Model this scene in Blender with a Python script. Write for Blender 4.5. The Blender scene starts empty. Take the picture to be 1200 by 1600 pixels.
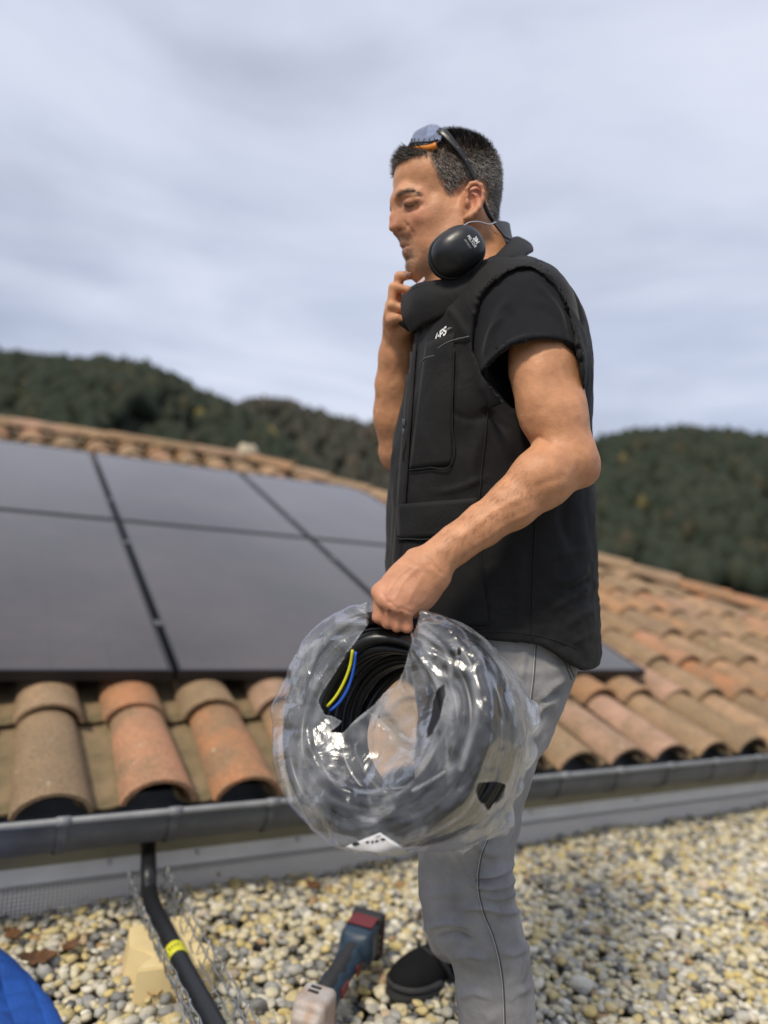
import bpy, bmesh, math, random
import numpy as np
from mathutils import Vector, Matrix
rnd = random.Random(7)
RS = np.random.RandomState(11)
SC = bpy.context.scene
COL = SC.collection

# ---------------------------------------------------------------- camera
F = 1125.0                                   # focal length in photo pixels (1200 x 1600 frame)
CAM_H = 1.0
MW = np.array([[0.99609, -0.08830, 0.0], [-0.00481, -0.05431, 0.99851], [0.08817, 0.99462, 0.05452]])
cu, sv, vt = np.linalg.svd(MW); MW = cu @ sv.__class__(np.eye(3)) @ vt if False else cu @ vt
cam_data = bpy.data.cameras.new('camera'); cam = bpy.data.objects.new('camera', cam_data); COL.objects.link(cam)
cam_data.sensor_fit = 'VERTICAL'; cam_data.sensor_height = 36.0; cam_data.lens = F / 1600 * 36.0
cam_data.clip_start = 0.05; cam_data.clip_end = 6000
right, upv, fwd = MW[:, 0], MW[:, 1], MW[:, 2]
cam.matrix_world = Matrix(((right[0], upv[0], -fwd[0], 0), (right[1], upv[1], -fwd[1], 0), (right[2], upv[2], -fwd[2], CAM_H), (0, 0, 0, 1)))
cam_data.dof.use_dof = True; cam_data.dof.focus_distance = 1.07; cam_data.dof.aperture_fstop = cam_data.lens / 15.0
SC.camera = cam

# ---------------------------------------------------------------- sky, sun, exposure
SUN_DIR = Vector((-0.34, -0.56, 0.78)).normalized()       # towards the sun
world = bpy.data.worlds.new('World'); SC.world = world; world.use_nodes = True
wn = world.node_tree.nodes; wl = world.node_tree.links
bg = wn['Background']; bg.inputs['Strength'].default_value = 0.10
sky = wn.new('ShaderNodeTexSky'); sky.sky_type = 'NISHITA'; sky.sun_disc = False
sky.sun_elevation = math.asin(SUN_DIR.z); sky.sun_rotation = math.atan2(SUN_DIR.x, SUN_DIR.y)
tc = wn.new('ShaderNodeTexCoord')
mp = wn.new('ShaderNodeMapping'); mp.inputs['Scale'].default_value = (1.0, 1.0, 2.6); mp.inputs['Rotation'].default_value = (0.0, 0.30, 0.2)
mp.inputs['Location'].default_value = (1.37, 0.4, 0.2)
wl.new(tc.outputs['Generated'], mp.inputs['Vector'])
nz = wn.new('ShaderNodeTexNoise'); nz.inputs['Scale'].default_value = 1.7; nz.inputs['Detail'].default_value = 7; nz.inputs['Roughness'].default_value = 0.52; nz.inputs['Distortion'].default_value = 0.35
wl.new(mp.outputs['Vector'], nz.inputs['Vector'])
cr = wn.new('ShaderNodeValToRGB')
cr.color_ramp.elements[0].position = 0.30; cr.color_ramp.elements[0].color = (4.1, 4.4, 5.4, 1)
cr.color_ramp.elements[1].position = 0.68; cr.color_ramp.elements[1].color = (6.4, 6.75, 7.75, 1)
el = cr.color_ramp.elements.new(0.5); el.color = (5.6, 5.95, 7.05, 1)
wl.new(nz.outputs['Fac'], cr.inputs['Fac'])
mxs = wn.new('ShaderNodeMix'); mxs.data_type = 'RGBA'; mxs.inputs['Factor'].default_value = 0.88
wl.new(sky.outputs['Color'], mxs.inputs['A']); wl.new(cr.outputs['Color'], mxs.inputs['B'])
# long darker streaks in the lower part of the cloud deck
mp2 = wn.new('ShaderNodeMapping'); mp2.inputs['Scale'].default_value = (1.3, 1.3, 6.5); mp2.inputs['Rotation'].default_value = (0.0, 0.42, 0.0); mp2.inputs['Location'].default_value = (0.3, 0.1, 0.62)
wl.new(tc.outputs['Generated'], mp2.inputs['Vector'])
nz2 = wn.new('ShaderNodeTexNoise'); nz2.inputs['Scale'].default_value = 1.5; nz2.inputs['Detail'].default_value = 6; nz2.inputs['Roughness'].default_value = 0.5; nz2.inputs['Distortion'].default_value = 0.5
wl.new(mp2.outputs['Vector'], nz2.inputs['Vector'])
cr2 = wn.new('ShaderNodeValToRGB'); cr2.color_ramp.elements[0].position = 0.36; cr2.color_ramp.elements[0].color = (0.74, 0.77, 0.825, 1); cr2.color_ramp.elements[1].position = 0.60; cr2.color_ramp.elements[1].color = (1, 1, 1, 1)
wl.new(nz2.outputs['Fac'], cr2.inputs['Fac'])
sxz = wn.new('ShaderNodeSeparateXYZ'); wl.new(tc.outputs['Generated'], sxz.inputs['Vector'])
mr = wn.new('ShaderNodeMapRange'); mr.inputs['From Min'].default_value = 0.50; mr.inputs['From Max'].default_value = 0.30; wl.new(sxz.outputs['Z'], mr.inputs['Value'])
mxd = wn.new('ShaderNodeMix'); mxd.data_type = 'RGBA'; mxd.blend_type = 'MULTIPLY'; wl.new(mr.outputs['Result'], mxd.inputs['Factor'])
wl.new(mxs.outputs['Result'], mxd.inputs['A']); wl.new(cr2.outputs['Color'], mxd.inputs['B'])
wl.new(mxd.outputs['Result'], bg.inputs['Color'])
sun_d = bpy.data.lights.new('sun', 'SUN'); sun = bpy.data.objects.new('sun', sun_d); COL.objects.link(sun)
sun_d.energy = 2.4; sun_d.angle = math.radians(10); sun_d.color = (1.0, 0.90, 0.74)
sun.rotation_euler = (-SUN_DIR).to_track_quat('-Z', 'Y').to_euler(); sun.location = (0, 0, 20)
SC.view_settings.view_transform = 'Standard'; SC.view_settings.look = 'None'
SC.view_settings.exposure = 0.36; SC.view_settings.gamma = 1.0; SC.view_settings.use_curve_mapping = False

# ---------------------------------------------------------------- helpers
CAMP = np.array([0, 0, CAM_H])
def ray(px, py): return MW @ np.array([px - 600.0, -(py - 800.0), F])
def ground(px, py, z=0.0):
    r = ray(px, py); return CAMP + r * ((z - CAM_H) / r[2])
def depth(px, py, zc):
    return CAMP + ray(px, py) * (zc / F)

def nt(name):
    m = bpy.data.materials.new(name); m.use_nodes = True
    n = m.node_tree.nodes; return m, n, m.node_tree.links, n['Principled BSDF']

def node(n, kind, **kw):
    o = n.new('ShaderNode' + kind)
    for k, v in kw.items():
        if k in o.inputs: o.inputs[k].default_value = v
        else: setattr(o, k, v)
    return o

def ramp(n, stops):
    r = n.new('ShaderNodeValToRGB'); e = r.color_ramp.elements
    while len(e) < len(stops): e.new(0.5)
    for i, (p, c) in enumerate(stops):
        e[i].position = p; e[i].color = tuple(c) + (1,) if len(c) == 3 else c
    return r

def basic(name, colour, rough=0.6, metal=0.0, spec=0.5, noise=0.0, nscale=20.0, bump=0.0, bscale=60.0, colour2=None, coords='Object'):
    m, n, l, b = nt(name)
    b.inputs['Roughness'].default_value = rough; b.inputs['Metallic'].default_value = metal
    b.inputs['Specular IOR Level'].default_value = spec
    b.inputs['Base Color'].default_value = (*colour, 1)
    t = n.new('ShaderNodeTexCoord')
    if noise or colour2:
        x = node(n, 'TexNoise', Scale=nscale, Detail=6.0, Roughness=0.6)
        l.new(t.outputs[coords], x.inputs['Vector'])
        c2 = colour2 or tuple(c * (1 - noise) for c in colour)
        r = ramp(n, [(0.35, colour), (0.68, c2)])
        l.new(x.outputs['Fac'], r.inputs['Fac']); l.new(r.outputs['Color'], b.inputs['Base Color'])
    if bump:
        x = node(n, 'TexNoise', Scale=bscale, Detail=5.0)
        l.new(t.outputs[coords], x.inputs['Vector'])
        bp = node(n, 'Bump', Strength=bump, Distance=0.01)
        l.new(x.outputs['Fac'], bp.inputs['Height']); l.new(bp.outputs['Normal'], b.inputs['Normal'])
    return m

def mesh(name, v, f, mat=None, parent=None, smooth=False, link=True):
    me = bpy.data.meshes.new(name)
    v = np.asarray(v, dtype=np.float64)
    if isinstance(f, np.ndarray):
        nf, k = f.shape
        me.vertices.add(len(v)); me.vertices.foreach_set('co', v.astype(np.float32).ravel())
        me.loops.add(nf * k); me.loops.foreach_set('vertex_index', f.astype(np.int32).ravel())
        me.polygons.add(nf); me.polygons.foreach_set('loop_start', np.arange(0, nf * k, k, dtype=np.int32))
        me.update(calc_edges=True); me.validate()
    else:
        me.from_pydata([tuple(p) for p in v], [], f); me.update()
    if mat: me.materials.append(mat)
    if smooth: me.polygons.foreach_set('use_smooth', np.ones(len(me.polygons), dtype=bool))
    if not link: return me
    o = bpy.data.objects.new(name, me); COL.objects.link(o)
    if parent: o.parent = parent
    return o

def child(o, parent):
    """parent o keeping its world place (parents here carry pure transforms)"""
    o.parent = parent; o.matrix_parent_inverse = parent.matrix_basis.inverted()
    return o

def empty(name, loc, label, cat, group=None):
    o = bpy.data.objects.new(name, None); COL.objects.link(o); o.location = tuple(loc); o.empty_display_size = 0.05
    return tag(o, label, cat, group)

def tag(o, label=None, cat=None, group=None, kind=None):
    if label: o['label'] = label
    if cat: o['category'] = cat
    if group: o['group'] = group
    if kind: o['kind'] = kind
    return o

class MB:
    def __init__(s): s.v = []; s.f = []
    def add(s, v, f):
        k = len(s.v); s.v += [tuple(p) for p in v]; s.f += [tuple(i + k for i in q) for q in f]
    def box(s, c, x, y, z, hx, hy, hz):
        c, x, y, z = (np.asarray(q, float) for q in (c, x, y, z))
        p = [c + x * hx * i + y * hy * j + z * hz * k for i in (-1, 1) for j in (-1, 1) for k in (-1, 1)]
        s.add(p, [(0, 1, 3, 2), (4, 6, 7, 5), (0, 4, 5, 1), (2, 3, 7, 6), (0, 2, 6, 4), (1, 5, 7, 3)])
    def tube(s, pts, r, n=8, cap=True, closed=False):
        P = np.asarray(pts, float); m = len(P)
        R = np.full(m, r) if np.isscalar(r) else np.asarray(r, float)
        T = np.zeros_like(P); 
        if closed: T = np.roll(P, -1, 0) - np.roll(P, 1, 0)
        else:
            T[1:-1] = P[2:] - P[:-2]; T[0] = P[1] - P[0]; T[-1] = P[-1] - P[-2]
        T /= np.linalg.norm(T, axis=1)[:, None] + 1e-12
        u = np.cross(T[0], [0.3, 0.2, 0.93]); u /= np.linalg.norm(u)
        k0 = len(s.v)
        for i in range(m):
            u = u - T[i] * (u @ T[i]); u /= np.linalg.norm(u) + 1e-12; w = np.cross(T[i], u)
            for j in range(n):
                a = 2 * math.pi * j / n
                s.v.append(tuple(P[i] + (u * math.cos(a) + w * math.sin(a)) * R[i]))
        for i in range(m if closed else m - 1):
            i2 = (i + 1) % m
            for j in range(n):
                j2 = (j + 1) % n
                s.f.append((k0 + i * n + j, k0 + i * n + j2, k0 + i2 * n + j2, k0 + i2 * n + j))
        if cap and not closed:
            s.f.append(tuple(k0 + j for j in range(n))[::-1]); s.f.append(tuple(k0 + (m - 1) * n + j for j in range(n)))
    def build(s, name, mat, parent=None, smooth=False, bevel=0.0):
        o = mesh(name, s.v, s.f, mat, None, smooth)
        if bevel:
            bm = bmesh.new(); bm.from_mesh(o.data)
            bmesh.ops.bevel(bm, geom=bm.edges[:], offset=bevel, segments=2, affect='EDGES', profile=0.6)
            bm.to_mesh(o.data); bm.free()
            o.data.polygons.foreach_set('use_smooth', np.ones(len(o.data.polygons), dtype=bool))
        if parent: child(o, parent)
        return o

def spline(pts, n):
    """Catmull-Rom through pts, n samples"""
    P = np.asarray(pts, float); m = len(P)
    P = np.vstack([2 * P[0] - P[1], P, 2 * P[-1] - P[-2]])
    t = np.linspace(0, m - 1 - 1e-9, n); i = t.astype(int); u = (t - i)[:, None]
    p0, p1, p2, p3 = P[i], P[i + 1], P[i + 2], P[i + 3]
    return 0.5 * (2 * p1 + (p2 - p0) * u + (2 * p0 - 5 * p1 + 4 * p2 - p3) * u ** 2 + (3 * p1 - p0 - 3 * p2 + p3) * u ** 3)

def hash3(i, j, k, s=0):
    h = (i * 73856093) ^ (j * 19349663) ^ (k * 83492791) ^ (s * 2654435761)
    h = (h ^ (h >> 13)) * 1274126177
    h = h & 0x7fffffff
    return ((h ^ (h >> 16)) & 0xffff) / 65535.0
def vnoise(p, s=0):
    p = np.asarray(p, float); i = np.floor(p).astype(np.int64); u = p - i; u = u * u * (3 - 2 * u)
    r = 0
    for a in (0, 1):
        for b in (0, 1):
            for c in (0, 1):
                w = (u[:, 0] if a else 1 - u[:, 0]) * (u[:, 1] if b else 1 - u[:, 1]) * (u[:, 2] if c else 1 - u[:, 2])
                r = r + w * hash3(i[:, 0] + a, i[:, 1] + b, i[:, 2] + c, s)
    return r * 2 - 1
def fbm(p, o=3, s=0):
    r = 0; a = 1.0; p = np.asarray(p, float)
    for k in range(o):
        r = r + a * vnoise(p * 2 ** k + 17.3 * k, s + k); a *= 0.5
    return r

# ---------------------------------------------------------------- terrain: valley floor, wooded hills
M_ground = basic('valley_ground', (0.06, 0.075, 0.035), 0.95, noise=0.4, nscale=0.02)
mesh('valley_ground', [(-3000, -3000, -6), (3000, -3000, -6), (3000, 3000, -6), (-3000, 3000, -6)], [(0, 1, 2, 3)], M_ground)['kind'] = 'structure'
M_hill = basic('hill_soil', (0.02, 0.026, 0.015), 0.95, noise=0.5, nscale=0.03)

def far(px, py, dist):
    r = ray(px, py); r = r / math.hypot(r[0], r[1]); return CAMP + r * dist
RIDGES = {   # crest lines of three hills, real distances
    'left': [far(*q) for q in [(-1100, 661, 430), (-600, 581, 420), (-250, 566, 410), (0, 573, 400), (70, 581, 395), (150, 587, 390), (230, 599, 385), (300, 628, 380), (350, 653, 372), (400, 689, 360), (480, 756, 345), (560, 821, 330)]],
    'middle': [far(*q) for q in [(250, 701, 760), (330, 661, 740), (390, 645, 725), (440, 639, 715), (500, 659, 700), (560, 673, 690), (640, 691, 675), (720, 726, 660), (800, 781, 640)]],
    'right': [far(*q) for q in [(690, 821, 470), (780, 776, 455), (860, 741, 440), (935, 715, 430), (1000, 697, 424), (1080, 694, 420), (1140, 698, 415), (1200, 705, 410), (1400, 711, 400), (1700, 681, 390)]]}
HILL_W = {'left': 165.0, 'middle': 260.0, 'right': 190.0}
ridge_s = {k: spline(v, 160) for k, v in RIDGES.items()}
def hill_z(xy, which):
    c = ridge_s[which]
    d2 = (xy[:, None, 0] - c[None, :, 0]) ** 2 + (xy[:, None, 1] - c[None, :, 1]) ** 2
    j = np.argmin(d2, 1); d = np.sqrt(d2[np.arange(len(xy)), j]) / HILL_W[which]
    prof = np.clip(1 - d, 0, 1); prof = prof * prof * (3 - 2 * prof) * 0.6 + prof * 0.4
    p3 = np.c_[xy * 0.018, np.zeros(len(xy))]
    return -6 + (c[j, 2] + 6) * prof * (1 + 0.10 * fbm(p3, 3, 5) * np.clip(d * 4, 0, 1)) - (prof <= 0) * 4
hill_objs = {}
for k in RIDGES:
    c = ridge_s[k]; lo = c[:, :2].min(0) - HILL_W[k]; hi = c[:, :2].max(0) + HILL_W[k]
    nx, ny = 90, 70
    gx, gy = np.meshgrid(np.linspace(lo[0], hi[0], nx), np.linspace(lo[1], hi[1], ny), indexing='ij')
    xy = np.c_[gx.ravel(), gy.ravel()]
    z = hill_z(xy, k)
    idx = np.arange(nx * ny).reshape(nx, ny)
    q = np.stack([idx[:-1, :-1], idx[1:, :-1], idx[1:, 1:], idx[:-1, 1:]], -1).reshape(-1, 4)
    o = mesh('hill', np.c_[xy, z], q, M_hill, smooth=True); o['kind'] = 'structure'

def ico(sub):
    bm = bmesh.new(); bmesh.ops.create_icosphere(bm, subdivisions=sub, radius=1.0)
    v = np.array([q.co[:] for q in bm.verts]); f = np.array([[w.index for w in q.verts] for q in bm.faces]); bm.free()
    return v, f
ICO1 = ico(1); ICO2 = ico(2)

def scatter_mesh(name, base, T, R3, S, mat, jitter=0.0, smooth=True, seedk=0):
    """one joined mesh: base copied to positions T with rotation matrices R3 and scales S (n,3)"""
    v, f = base; n = len(T)
    V = v[None] * S[:, None, :]
    if jitter:
        V = V * (1 + jitter * RS.uniform(-1, 1, (n, len(v), 1)))
    V = np.einsum('nij,nvj->nvi', R3, V) + T[:, None, :]
    Fc = (f[None] + (np.arange(n) * len(v))[:, None, None]).reshape(-1, f.shape[1])
    return mesh(name, V.reshape(-1, 3), Fc, mat, smooth=smooth)

def rot_rand(n, tilt=math.pi):
    a = RS.uniform(0, 2 * math.pi, n); t = RS.uniform(-tilt, tilt, n); b = RS.uniform(0, 2 * math.pi, n)
    def rz(x):
        c, s, o, i = np.cos(x), np.sin(x), np.zeros(n), np.ones(n)
        return np.stack([np.stack([c, -s, o], -1), np.stack([s, c, o], -1), np.stack([o, o, i], -1)], 1)
    def rx(x):
        c, s, o, i = np.cos(x), np.sin(x), np.zeros(n), np.ones(n)
        return np.stack([np.stack([i, o, o], -1), np.stack([o, c, -s], -1), np.stack([o, s, c], -1)], 1)
    return rz(a) @ rx(t) @ rz(b)

m, n, l, b = nt('forest_canopy')
g = n.new('ShaderNodeNewGeometry')
r = ramp(n, [(0.0, (0.027, 0.035, 0.025)), (0.5, (0.031, 0.039, 0.027)), (0.85, (0.037, 0.044, 0.030)), (0.94, (0.047, 0.046, 0.030)), (0.992, (0.052, 0.047, 0.030)), (1.0, (0.14, 0.115, 0.04))])
l.new(g.outputs['Random Per Island'], r.inputs['Fac'])
l.new(r.outputs['Color'], b.inputs['Base Color']); b.inputs['Roughness'].default_value = 0.9; b.inputs['Specular IOR Level'].default_value = 0.1
M_forest = m
m2 = M_forest.copy(); m2.name = 'forest_canopy_autumn'; M_forest2 = m2
for e_ in [q_ for q_ in m2.node_tree.nodes if q_.bl_idname == 'ShaderNodeValToRGB'][0].color_ramp.elements:
    c_ = e_.color; e_.color = (c_[0] * 1.6, c_[1] * 1.3, c_[2] * 1.45, 1)
for k, npts in (('left', 4000), ('middle', 2000), ('right', 3600)):
    c = ridge_s[k]
    j = RS.randint(0, len(c), npts * 2); 
    ang = RS.uniform(0, 2 * math.pi, npts * 2); rr = HILL_W[k] * np.sqrt(RS.uniform(0, 0.9, npts * 2))
    xy = c[j, :2] + np.c_[np.cos(ang), np.sin(ang)] * rr[:, None]
    # keep the slopes that face this way and the crest itself
    dcam = np.hypot(xy[:, 0], xy[:, 1]); dr = np.hypot(c[j, 0], c[j, 1])
    keep = (dcam < dr + 25) & (xy[:, 1] > 60)
    xy = xy[keep][:npts]
    z = hill_z(xy, k)
    nn = len(xy)
    hgt = RS.uniform(3.2, 7.2, nn) * (1.3 if k == 'middle' else 1.0)
    S = np.c_[hgt * RS.uniform(0.55, 0.85, nn), hgt * RS.uniform(0.55, 0.85, nn), hgt]
    o = scatter_mesh('forest', ICO1, np.c_[xy, z + hgt * 0.55], rot_rand(nn, 0.15), S, M_forest2 if k == 'middle' else M_forest, jitter=0.28, smooth=True)
    tag(o, {'left': 'dark green wooded slope behind the ridge at the left', 'middle': 'farther brownish wooded hill between the two nearer slopes', 'right': 'wooded hillside behind the tiled hip at the right'}[k], 'forest', kind='stuff')
# ---------------------------------------------------------------- house with hipped canal-tile roof
E1 = np.array([0.8806, 0.4739, 0.0]); E1 /= np.linalg.norm(E1)           # along the eave
HB = np.array([-E1[1], E1[0], 0.0])                                      # level, towards the ridge
TH = math.radians(17); SL = HB * math.cos(TH) + np.array([0, 0, math.sin(TH)]); NR = -HB * math.sin(TH) + np.array([0, 0, math.cos(TH)])
A0 = np.array([-0.652, 2.4588, 0.5377])                                  # lower corner where two panels meet
def RF(a, s, o=0.0): return A0 + E1 * a + SL * s + NR * o
AB, AA = A0 @ HB, A0 @ E1
def WB(a, b, z): return E1 * (a + AA) + HB * b + np.array([0, 0, z])     # along eave a, level distance b, height z
S_EAVE, S_RIDGE, A_APEX = -0.565, 4.36, 1.45
def hip_a(s): return A_APEX + (S_RIDGE - s) * 0.985

m, n, l, b = nt('terracotta')
t = n.new('ShaderNodeTexCoord'); oi = n.new('ShaderNodeObjectInfo')
r = ramp(n, [(0.0, (0.40, 0.215, 0.105)), (0.2, (0.45, 0.29, 0.175)), (0.4, (0.30, 0.205, 0.115)), (0.55, (0.44, 0.205, 0.100)), (0.70, (0.46, 0.285, 0.200)), (0.85, (0.25, 0.175, 0.105)), (1.0, (0.47, 0.31, 0.185))])
l.new(oi.outputs['Random'], r.inputs['Fac'])
adv = node(n, 'VectorMath', operation='ADD'); l.new(t.outputs['Object'], adv.inputs[0])
sc = node(n, 'VectorMath', operation='SCALE', Scale=37.0); cx = n.new('ShaderNodeCombineXYZ'); l.new(oi.outputs['Random'], cx.inputs['X']); l.new(oi.outputs['Random'], cx.inputs['Y'])
l.new(cx.outputs['Vector'], sc.inputs[0]); l.new(sc.outputs['Vector'], adv.inputs[1])
n1 = node(n, 'TexNoise', Scale=7.0, Detail=5.0, Roughness=0.6); l.new(adv.outputs['Vector'], n1.inputs['Vector'])
r1 = ramp(n, [(0.40, (0, 0, 0)), (0.60, (1, 1, 1))]); l.new(n1.outputs['Fac'], r1.inputs['Fac'])
mx = node(n, 'Mix', data_type='RGBA'); l.new(r.outputs['Color'], mx.inputs['A']); mx.inputs['B'].default_value = (0.23, 0.165, 0.100, 1)
ml = node(n, 'Math', operation='MULTIPLY'); ml.inputs[1].default_value = 0.75; l.new(r1.outputs['Color'], ml.inputs[0]); l.new(ml.outputs['Value'], mx.inputs['Factor'])
n2 = node(n, 'TexNoise', Scale=160.0, Detail=3.0); l.new(adv.outputs['Vector'], n2.inputs['Vector'])
r2 = ramp(n, [(0.30, (0.62, 0.62, 0.62)), (0.62, (1.08, 1.08, 1.08))]); l.new(n2.outputs['Fac'], r2.inputs['Fac'])
mm = node(n, 'Mix', data_type='RGBA', blend_type='MULTIPLY'); mm.inputs['Factor'].default_value = 1; l.new(mx.outputs['Result'], mm.inputs['A']); l.new(r2.outputs['Color'], mm.inputs['B'])
n3 = node(n, 'TexNoise', Scale=26.0, Detail=4.0, Roughness=0.7); l.new(adv.outputs['Vector'], n3.inputs['Vector'])
r3 = ramp(n, [(0.66, (0, 0, 0)), (0.71, (1, 1, 1))]); l.new(n3.outputs['Fac'], r3.inputs['Fac'])
mk = node(n, 'Mix', data_type='RGBA'); l.new(mm.outputs['Result'], mk.inputs['A']); mk.inputs['B'].default_value = (0.42, 0.40, 0.30, 1); l.new(r3.outputs['Color'], mk.inputs['Factor'])
l.new(mk.outputs['Result'], b.inputs['Base Color']); b.inputs['Roughness'].default_value = 0.88; b.inputs['Specular IOR Level'].default_value = 0.25
bp = node(n, 'Bump', Strength=0.5, Distance=0.004); l.new(n2.outputs['Fac'], bp.inputs['Height']); l.new(bp.outputs['Normal'], b.inputs['Normal'])
M_tile = m
# mossy channel tiles: the same clay, longer in the wet
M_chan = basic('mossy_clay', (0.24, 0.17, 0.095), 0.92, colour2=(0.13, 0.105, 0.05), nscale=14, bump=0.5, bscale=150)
M_deck = basic('roof_underlay', (0.06, 0.05, 0.04), 0.95, noise=0.3)
M_render = basic('house_render', (0.55, 0.50, 0.42), 0.9, noise=0.15)
M_mortar = basic('pale_mortar', (0.52, 0.45, 0.33), 0.95, noise=0.35, nscale=30, bump=0.6, bscale=80)

house = empty('house', WB(2.0, 4.0, -6), 'house with hipped roof of weathered terracotta canal tiles', 'house')
def hchild(o, p=None): return child(o, p or house)
# walls and underlay of the roof
wl_ = MB(); b0 = 2.135
LA, RA = -4.5, hip_a(S_EAVE) - 0.3
BB = 2 * (AB + S_RIDGE * math.cos(TH)) - b0
c0 = WB((LA + RA) / 2, (b0 + BB) / 2, -2.9)
wl_.box(c0, E1, HB, (0, 0, 1), (RA - LA) / 2, (BB - b0) / 2, 3.1)
hchild(wl_.build('wall', M_render))
rz = lambda a, s, o=-0.16: RF(a, s, o)
bR = AB + S_RIDGE * math.cos(TH)
def mirror_pt(p):      # the slope beyond the ridge
    bb = p @ HB; return p + HB * 2 * (bR - bb)
e0, e1 = rz(-4.7, S_EAVE + 0.03), rz(hip_a(S_EAVE), S_EAVE + 0.03)
k0, k1 = rz(-4.7, S_RIDGE), rz(A_APEX, S_RIDGE)
f0, f1 = mirror_pt(e0), mirror_pt(e1)
deck = mesh('roof', [e0, e1, k0, k1, f0, f1], [(0, 1, 3, 2), (2, 3, 5, 4), (1, 5, 3), (0, 2, 4), (0, 4, 5, 1)], M_deck)
hchild(deck)
# the hidden slopes carry plain clay sheets of tile ribs
def canal_tile(w0, w1, L, hgt, th=0.013, seg=10, flip=1, sag=0.0):
    """half-cone shell, local x across, y up-slope from 0 to L, z up; w0 the half width at y=0"""
    v = []; f = []
    rows = [0, L]
    for ri, y in enumerate(rows):
        w = w0 if ri == 0 else w1
        for lay in (0, 1):
            for k in range(seg + 1):
                a = math.pi * (0.04 + 0.92 * k / seg); rr = w - lay * th
                v.append((-math.cos(a) * rr, y, flip * (math.sin(a) * (rr * hgt) )))
    q = seg + 1
    for k in range(seg):
        f.append((k, k + 1, 2 * q + k + 1, 2 * q + k)); f.append((q + k, 3 * q + k, 3 * q + k + 1, q + k + 1))
        f.append((k, q + k, q + k + 1, k + 1)); f.append((2 * q + k, 2 * q + k + 1, 3 * q + k + 1, 3 * q + k))
    f.append((0, 2 * q, 3 * q, q)); f.append((seg, q + seg, 3 * q + seg, 2 * q + seg))
    if flip < 0: f = [x[::-1] for x in f]
    return v, f
def mesh_var(name, fn, k, mat):
    return [mesh(name, *fn(i), mat, smooth=False, link=False) for i in range(k)]
def smooth_by_angle(me):
    me.polygons.foreach_set('use_smooth', np.ones(len(me.polygons), dtype=bool))
    me.set_sharp_from_angle(angle=math.radians(40))
covers = mesh_var('cover_tile', lambda i: canal_tile(0.098 + 0.003 * (i % 3), 0.081 + 0.003 * (i % 2), 0.48, 0.76 + 0.05 * (i % 3)), 5, M_tile)
chans = mesh_var('channel_tile', lambda i: canal_tile(0.082, 0.100, 0.46, 0.62, flip=-1), 2, M_chan)
for me in covers + chans: smooth_by_angle(me)
BASIS = Matrix(((E1[0], SL[0], NR[0], 0), (E1[1], SL[1], NR[1], 0), (E1[2], SL[2], NR[2], 0), (0, 0, 0, 1)))
def put_tile(me, name, a, s, o, yaw=0, pitch=0, roll=0, basis=BASIS, parent=None, pos=None):
    ob = bpy.data.objects.new(name, me); COL.objects.link(ob)
    p = RF(a, s, o) if pos is None else pos
    ob.matrix_basis = Matrix.Translation(tuple(p)) @ basis @ Matrix.Rotation(yaw, 4, 'Z') @ Matrix.Rotation(pitch, 4, 'X') @ Matrix.Rotation(roll, 4, 'Y')
    child(ob, parent or deck); return ob
PITCH, EXPO, A_T0 = 0.25, 0.36, -0.385
PAN_A0, PAN_A1, PAN_S1 = -1.134, 2.268, 3.464
for r_ in range(0, 14):
    s = S_EAVE if r_ == 0 else -0.145 + EXPO * (r_ - 1)
    for c_ in range(-8, 22):
        a = A_T0 + PITCH * c_
        for kind in (0, 1):
            aa = a + (PITCH / 2 if kind else 0)
            if s > S_RIDGE - 0.12: continue
            if aa > hip_a(s) - 0.02: continue
            if aa > 4.9: continue
            under = PAN_A0 + 0.12 < aa < PAN_A1 - 0.15 and s > 0.10 and s + 0.46 < PAN_S1 - 0.02
            if under: continue
            j = lambda q: rnd.uniform(-q, q)
            if kind == 0:
                put_tile(rnd.choice(covers), 'cover_tile', aa + j(0.006), s + j(0.012), -0.118 + (0.012 if True else 0) + j(0.003), j(0.018), -0.028 + j(0.006), j(0.02))
            else:
                put_tile(rnd.choice(chans), 'channel_tile', aa + j(0.005), s + 0.03 + j(0.01), -0.072 + j(0.003), j(0.012), -0.026, j(0.02))
# ridge and hip cappings
ridge_me = [mesh('ridge_tile', *canal_tile(0.118, 0.10, 0.46, 0.82, 0.015), M_tile, link=False) for i in range(2)]
for me in ridge_me: smooth_by_angle(me)
def frame(yv, up_=(0, 0, 1)):
    y = Vector(yv).normalized(); x = y.cross(Vector(up_)).normalized(); z = x.cross(y)
    return Matrix(((x.x, y.x, z.x, 0), (x.y, y.y, z.y, 0), (x.z, y.z, z.z, 0), (0, 0, 0, 1)))
k = 0
aa = A_APEX - 0.05
while aa > -2.0:
    put_tile(rnd.choice(ridge_me), 'ridge_tile', 0, 0, 0, rnd.uniform(-.01, .01), 0.012, 0, frame(E1), pos=RF(aa - 0.42, S_RIDGE, -0.075) + np.array([0, 0, rnd.uniform(-.004, .004)]))
    aa -= 0.385
hd = RF(hip_a(S_EAVE), S_EAVE) - RF(A_APEX, S_RIDGE); hl = np.linalg.norm(hd); hd /= hl
dd = 0.10
while dd < 5.3:
    p = RF(A_APEX, S_RIDGE, -0.07) + hd * (dd + 0.42)
    put_tile(rnd.choice(ridge_me), 'hip_tile', 0, 0, 0, rnd.uniform(-.01, .01), -0.015, 0, frame(-hd), pos=p + np.array([0, 0, rnd.uniform(-.004, .006) + 0.01]))
    dd += 0.385
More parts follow.
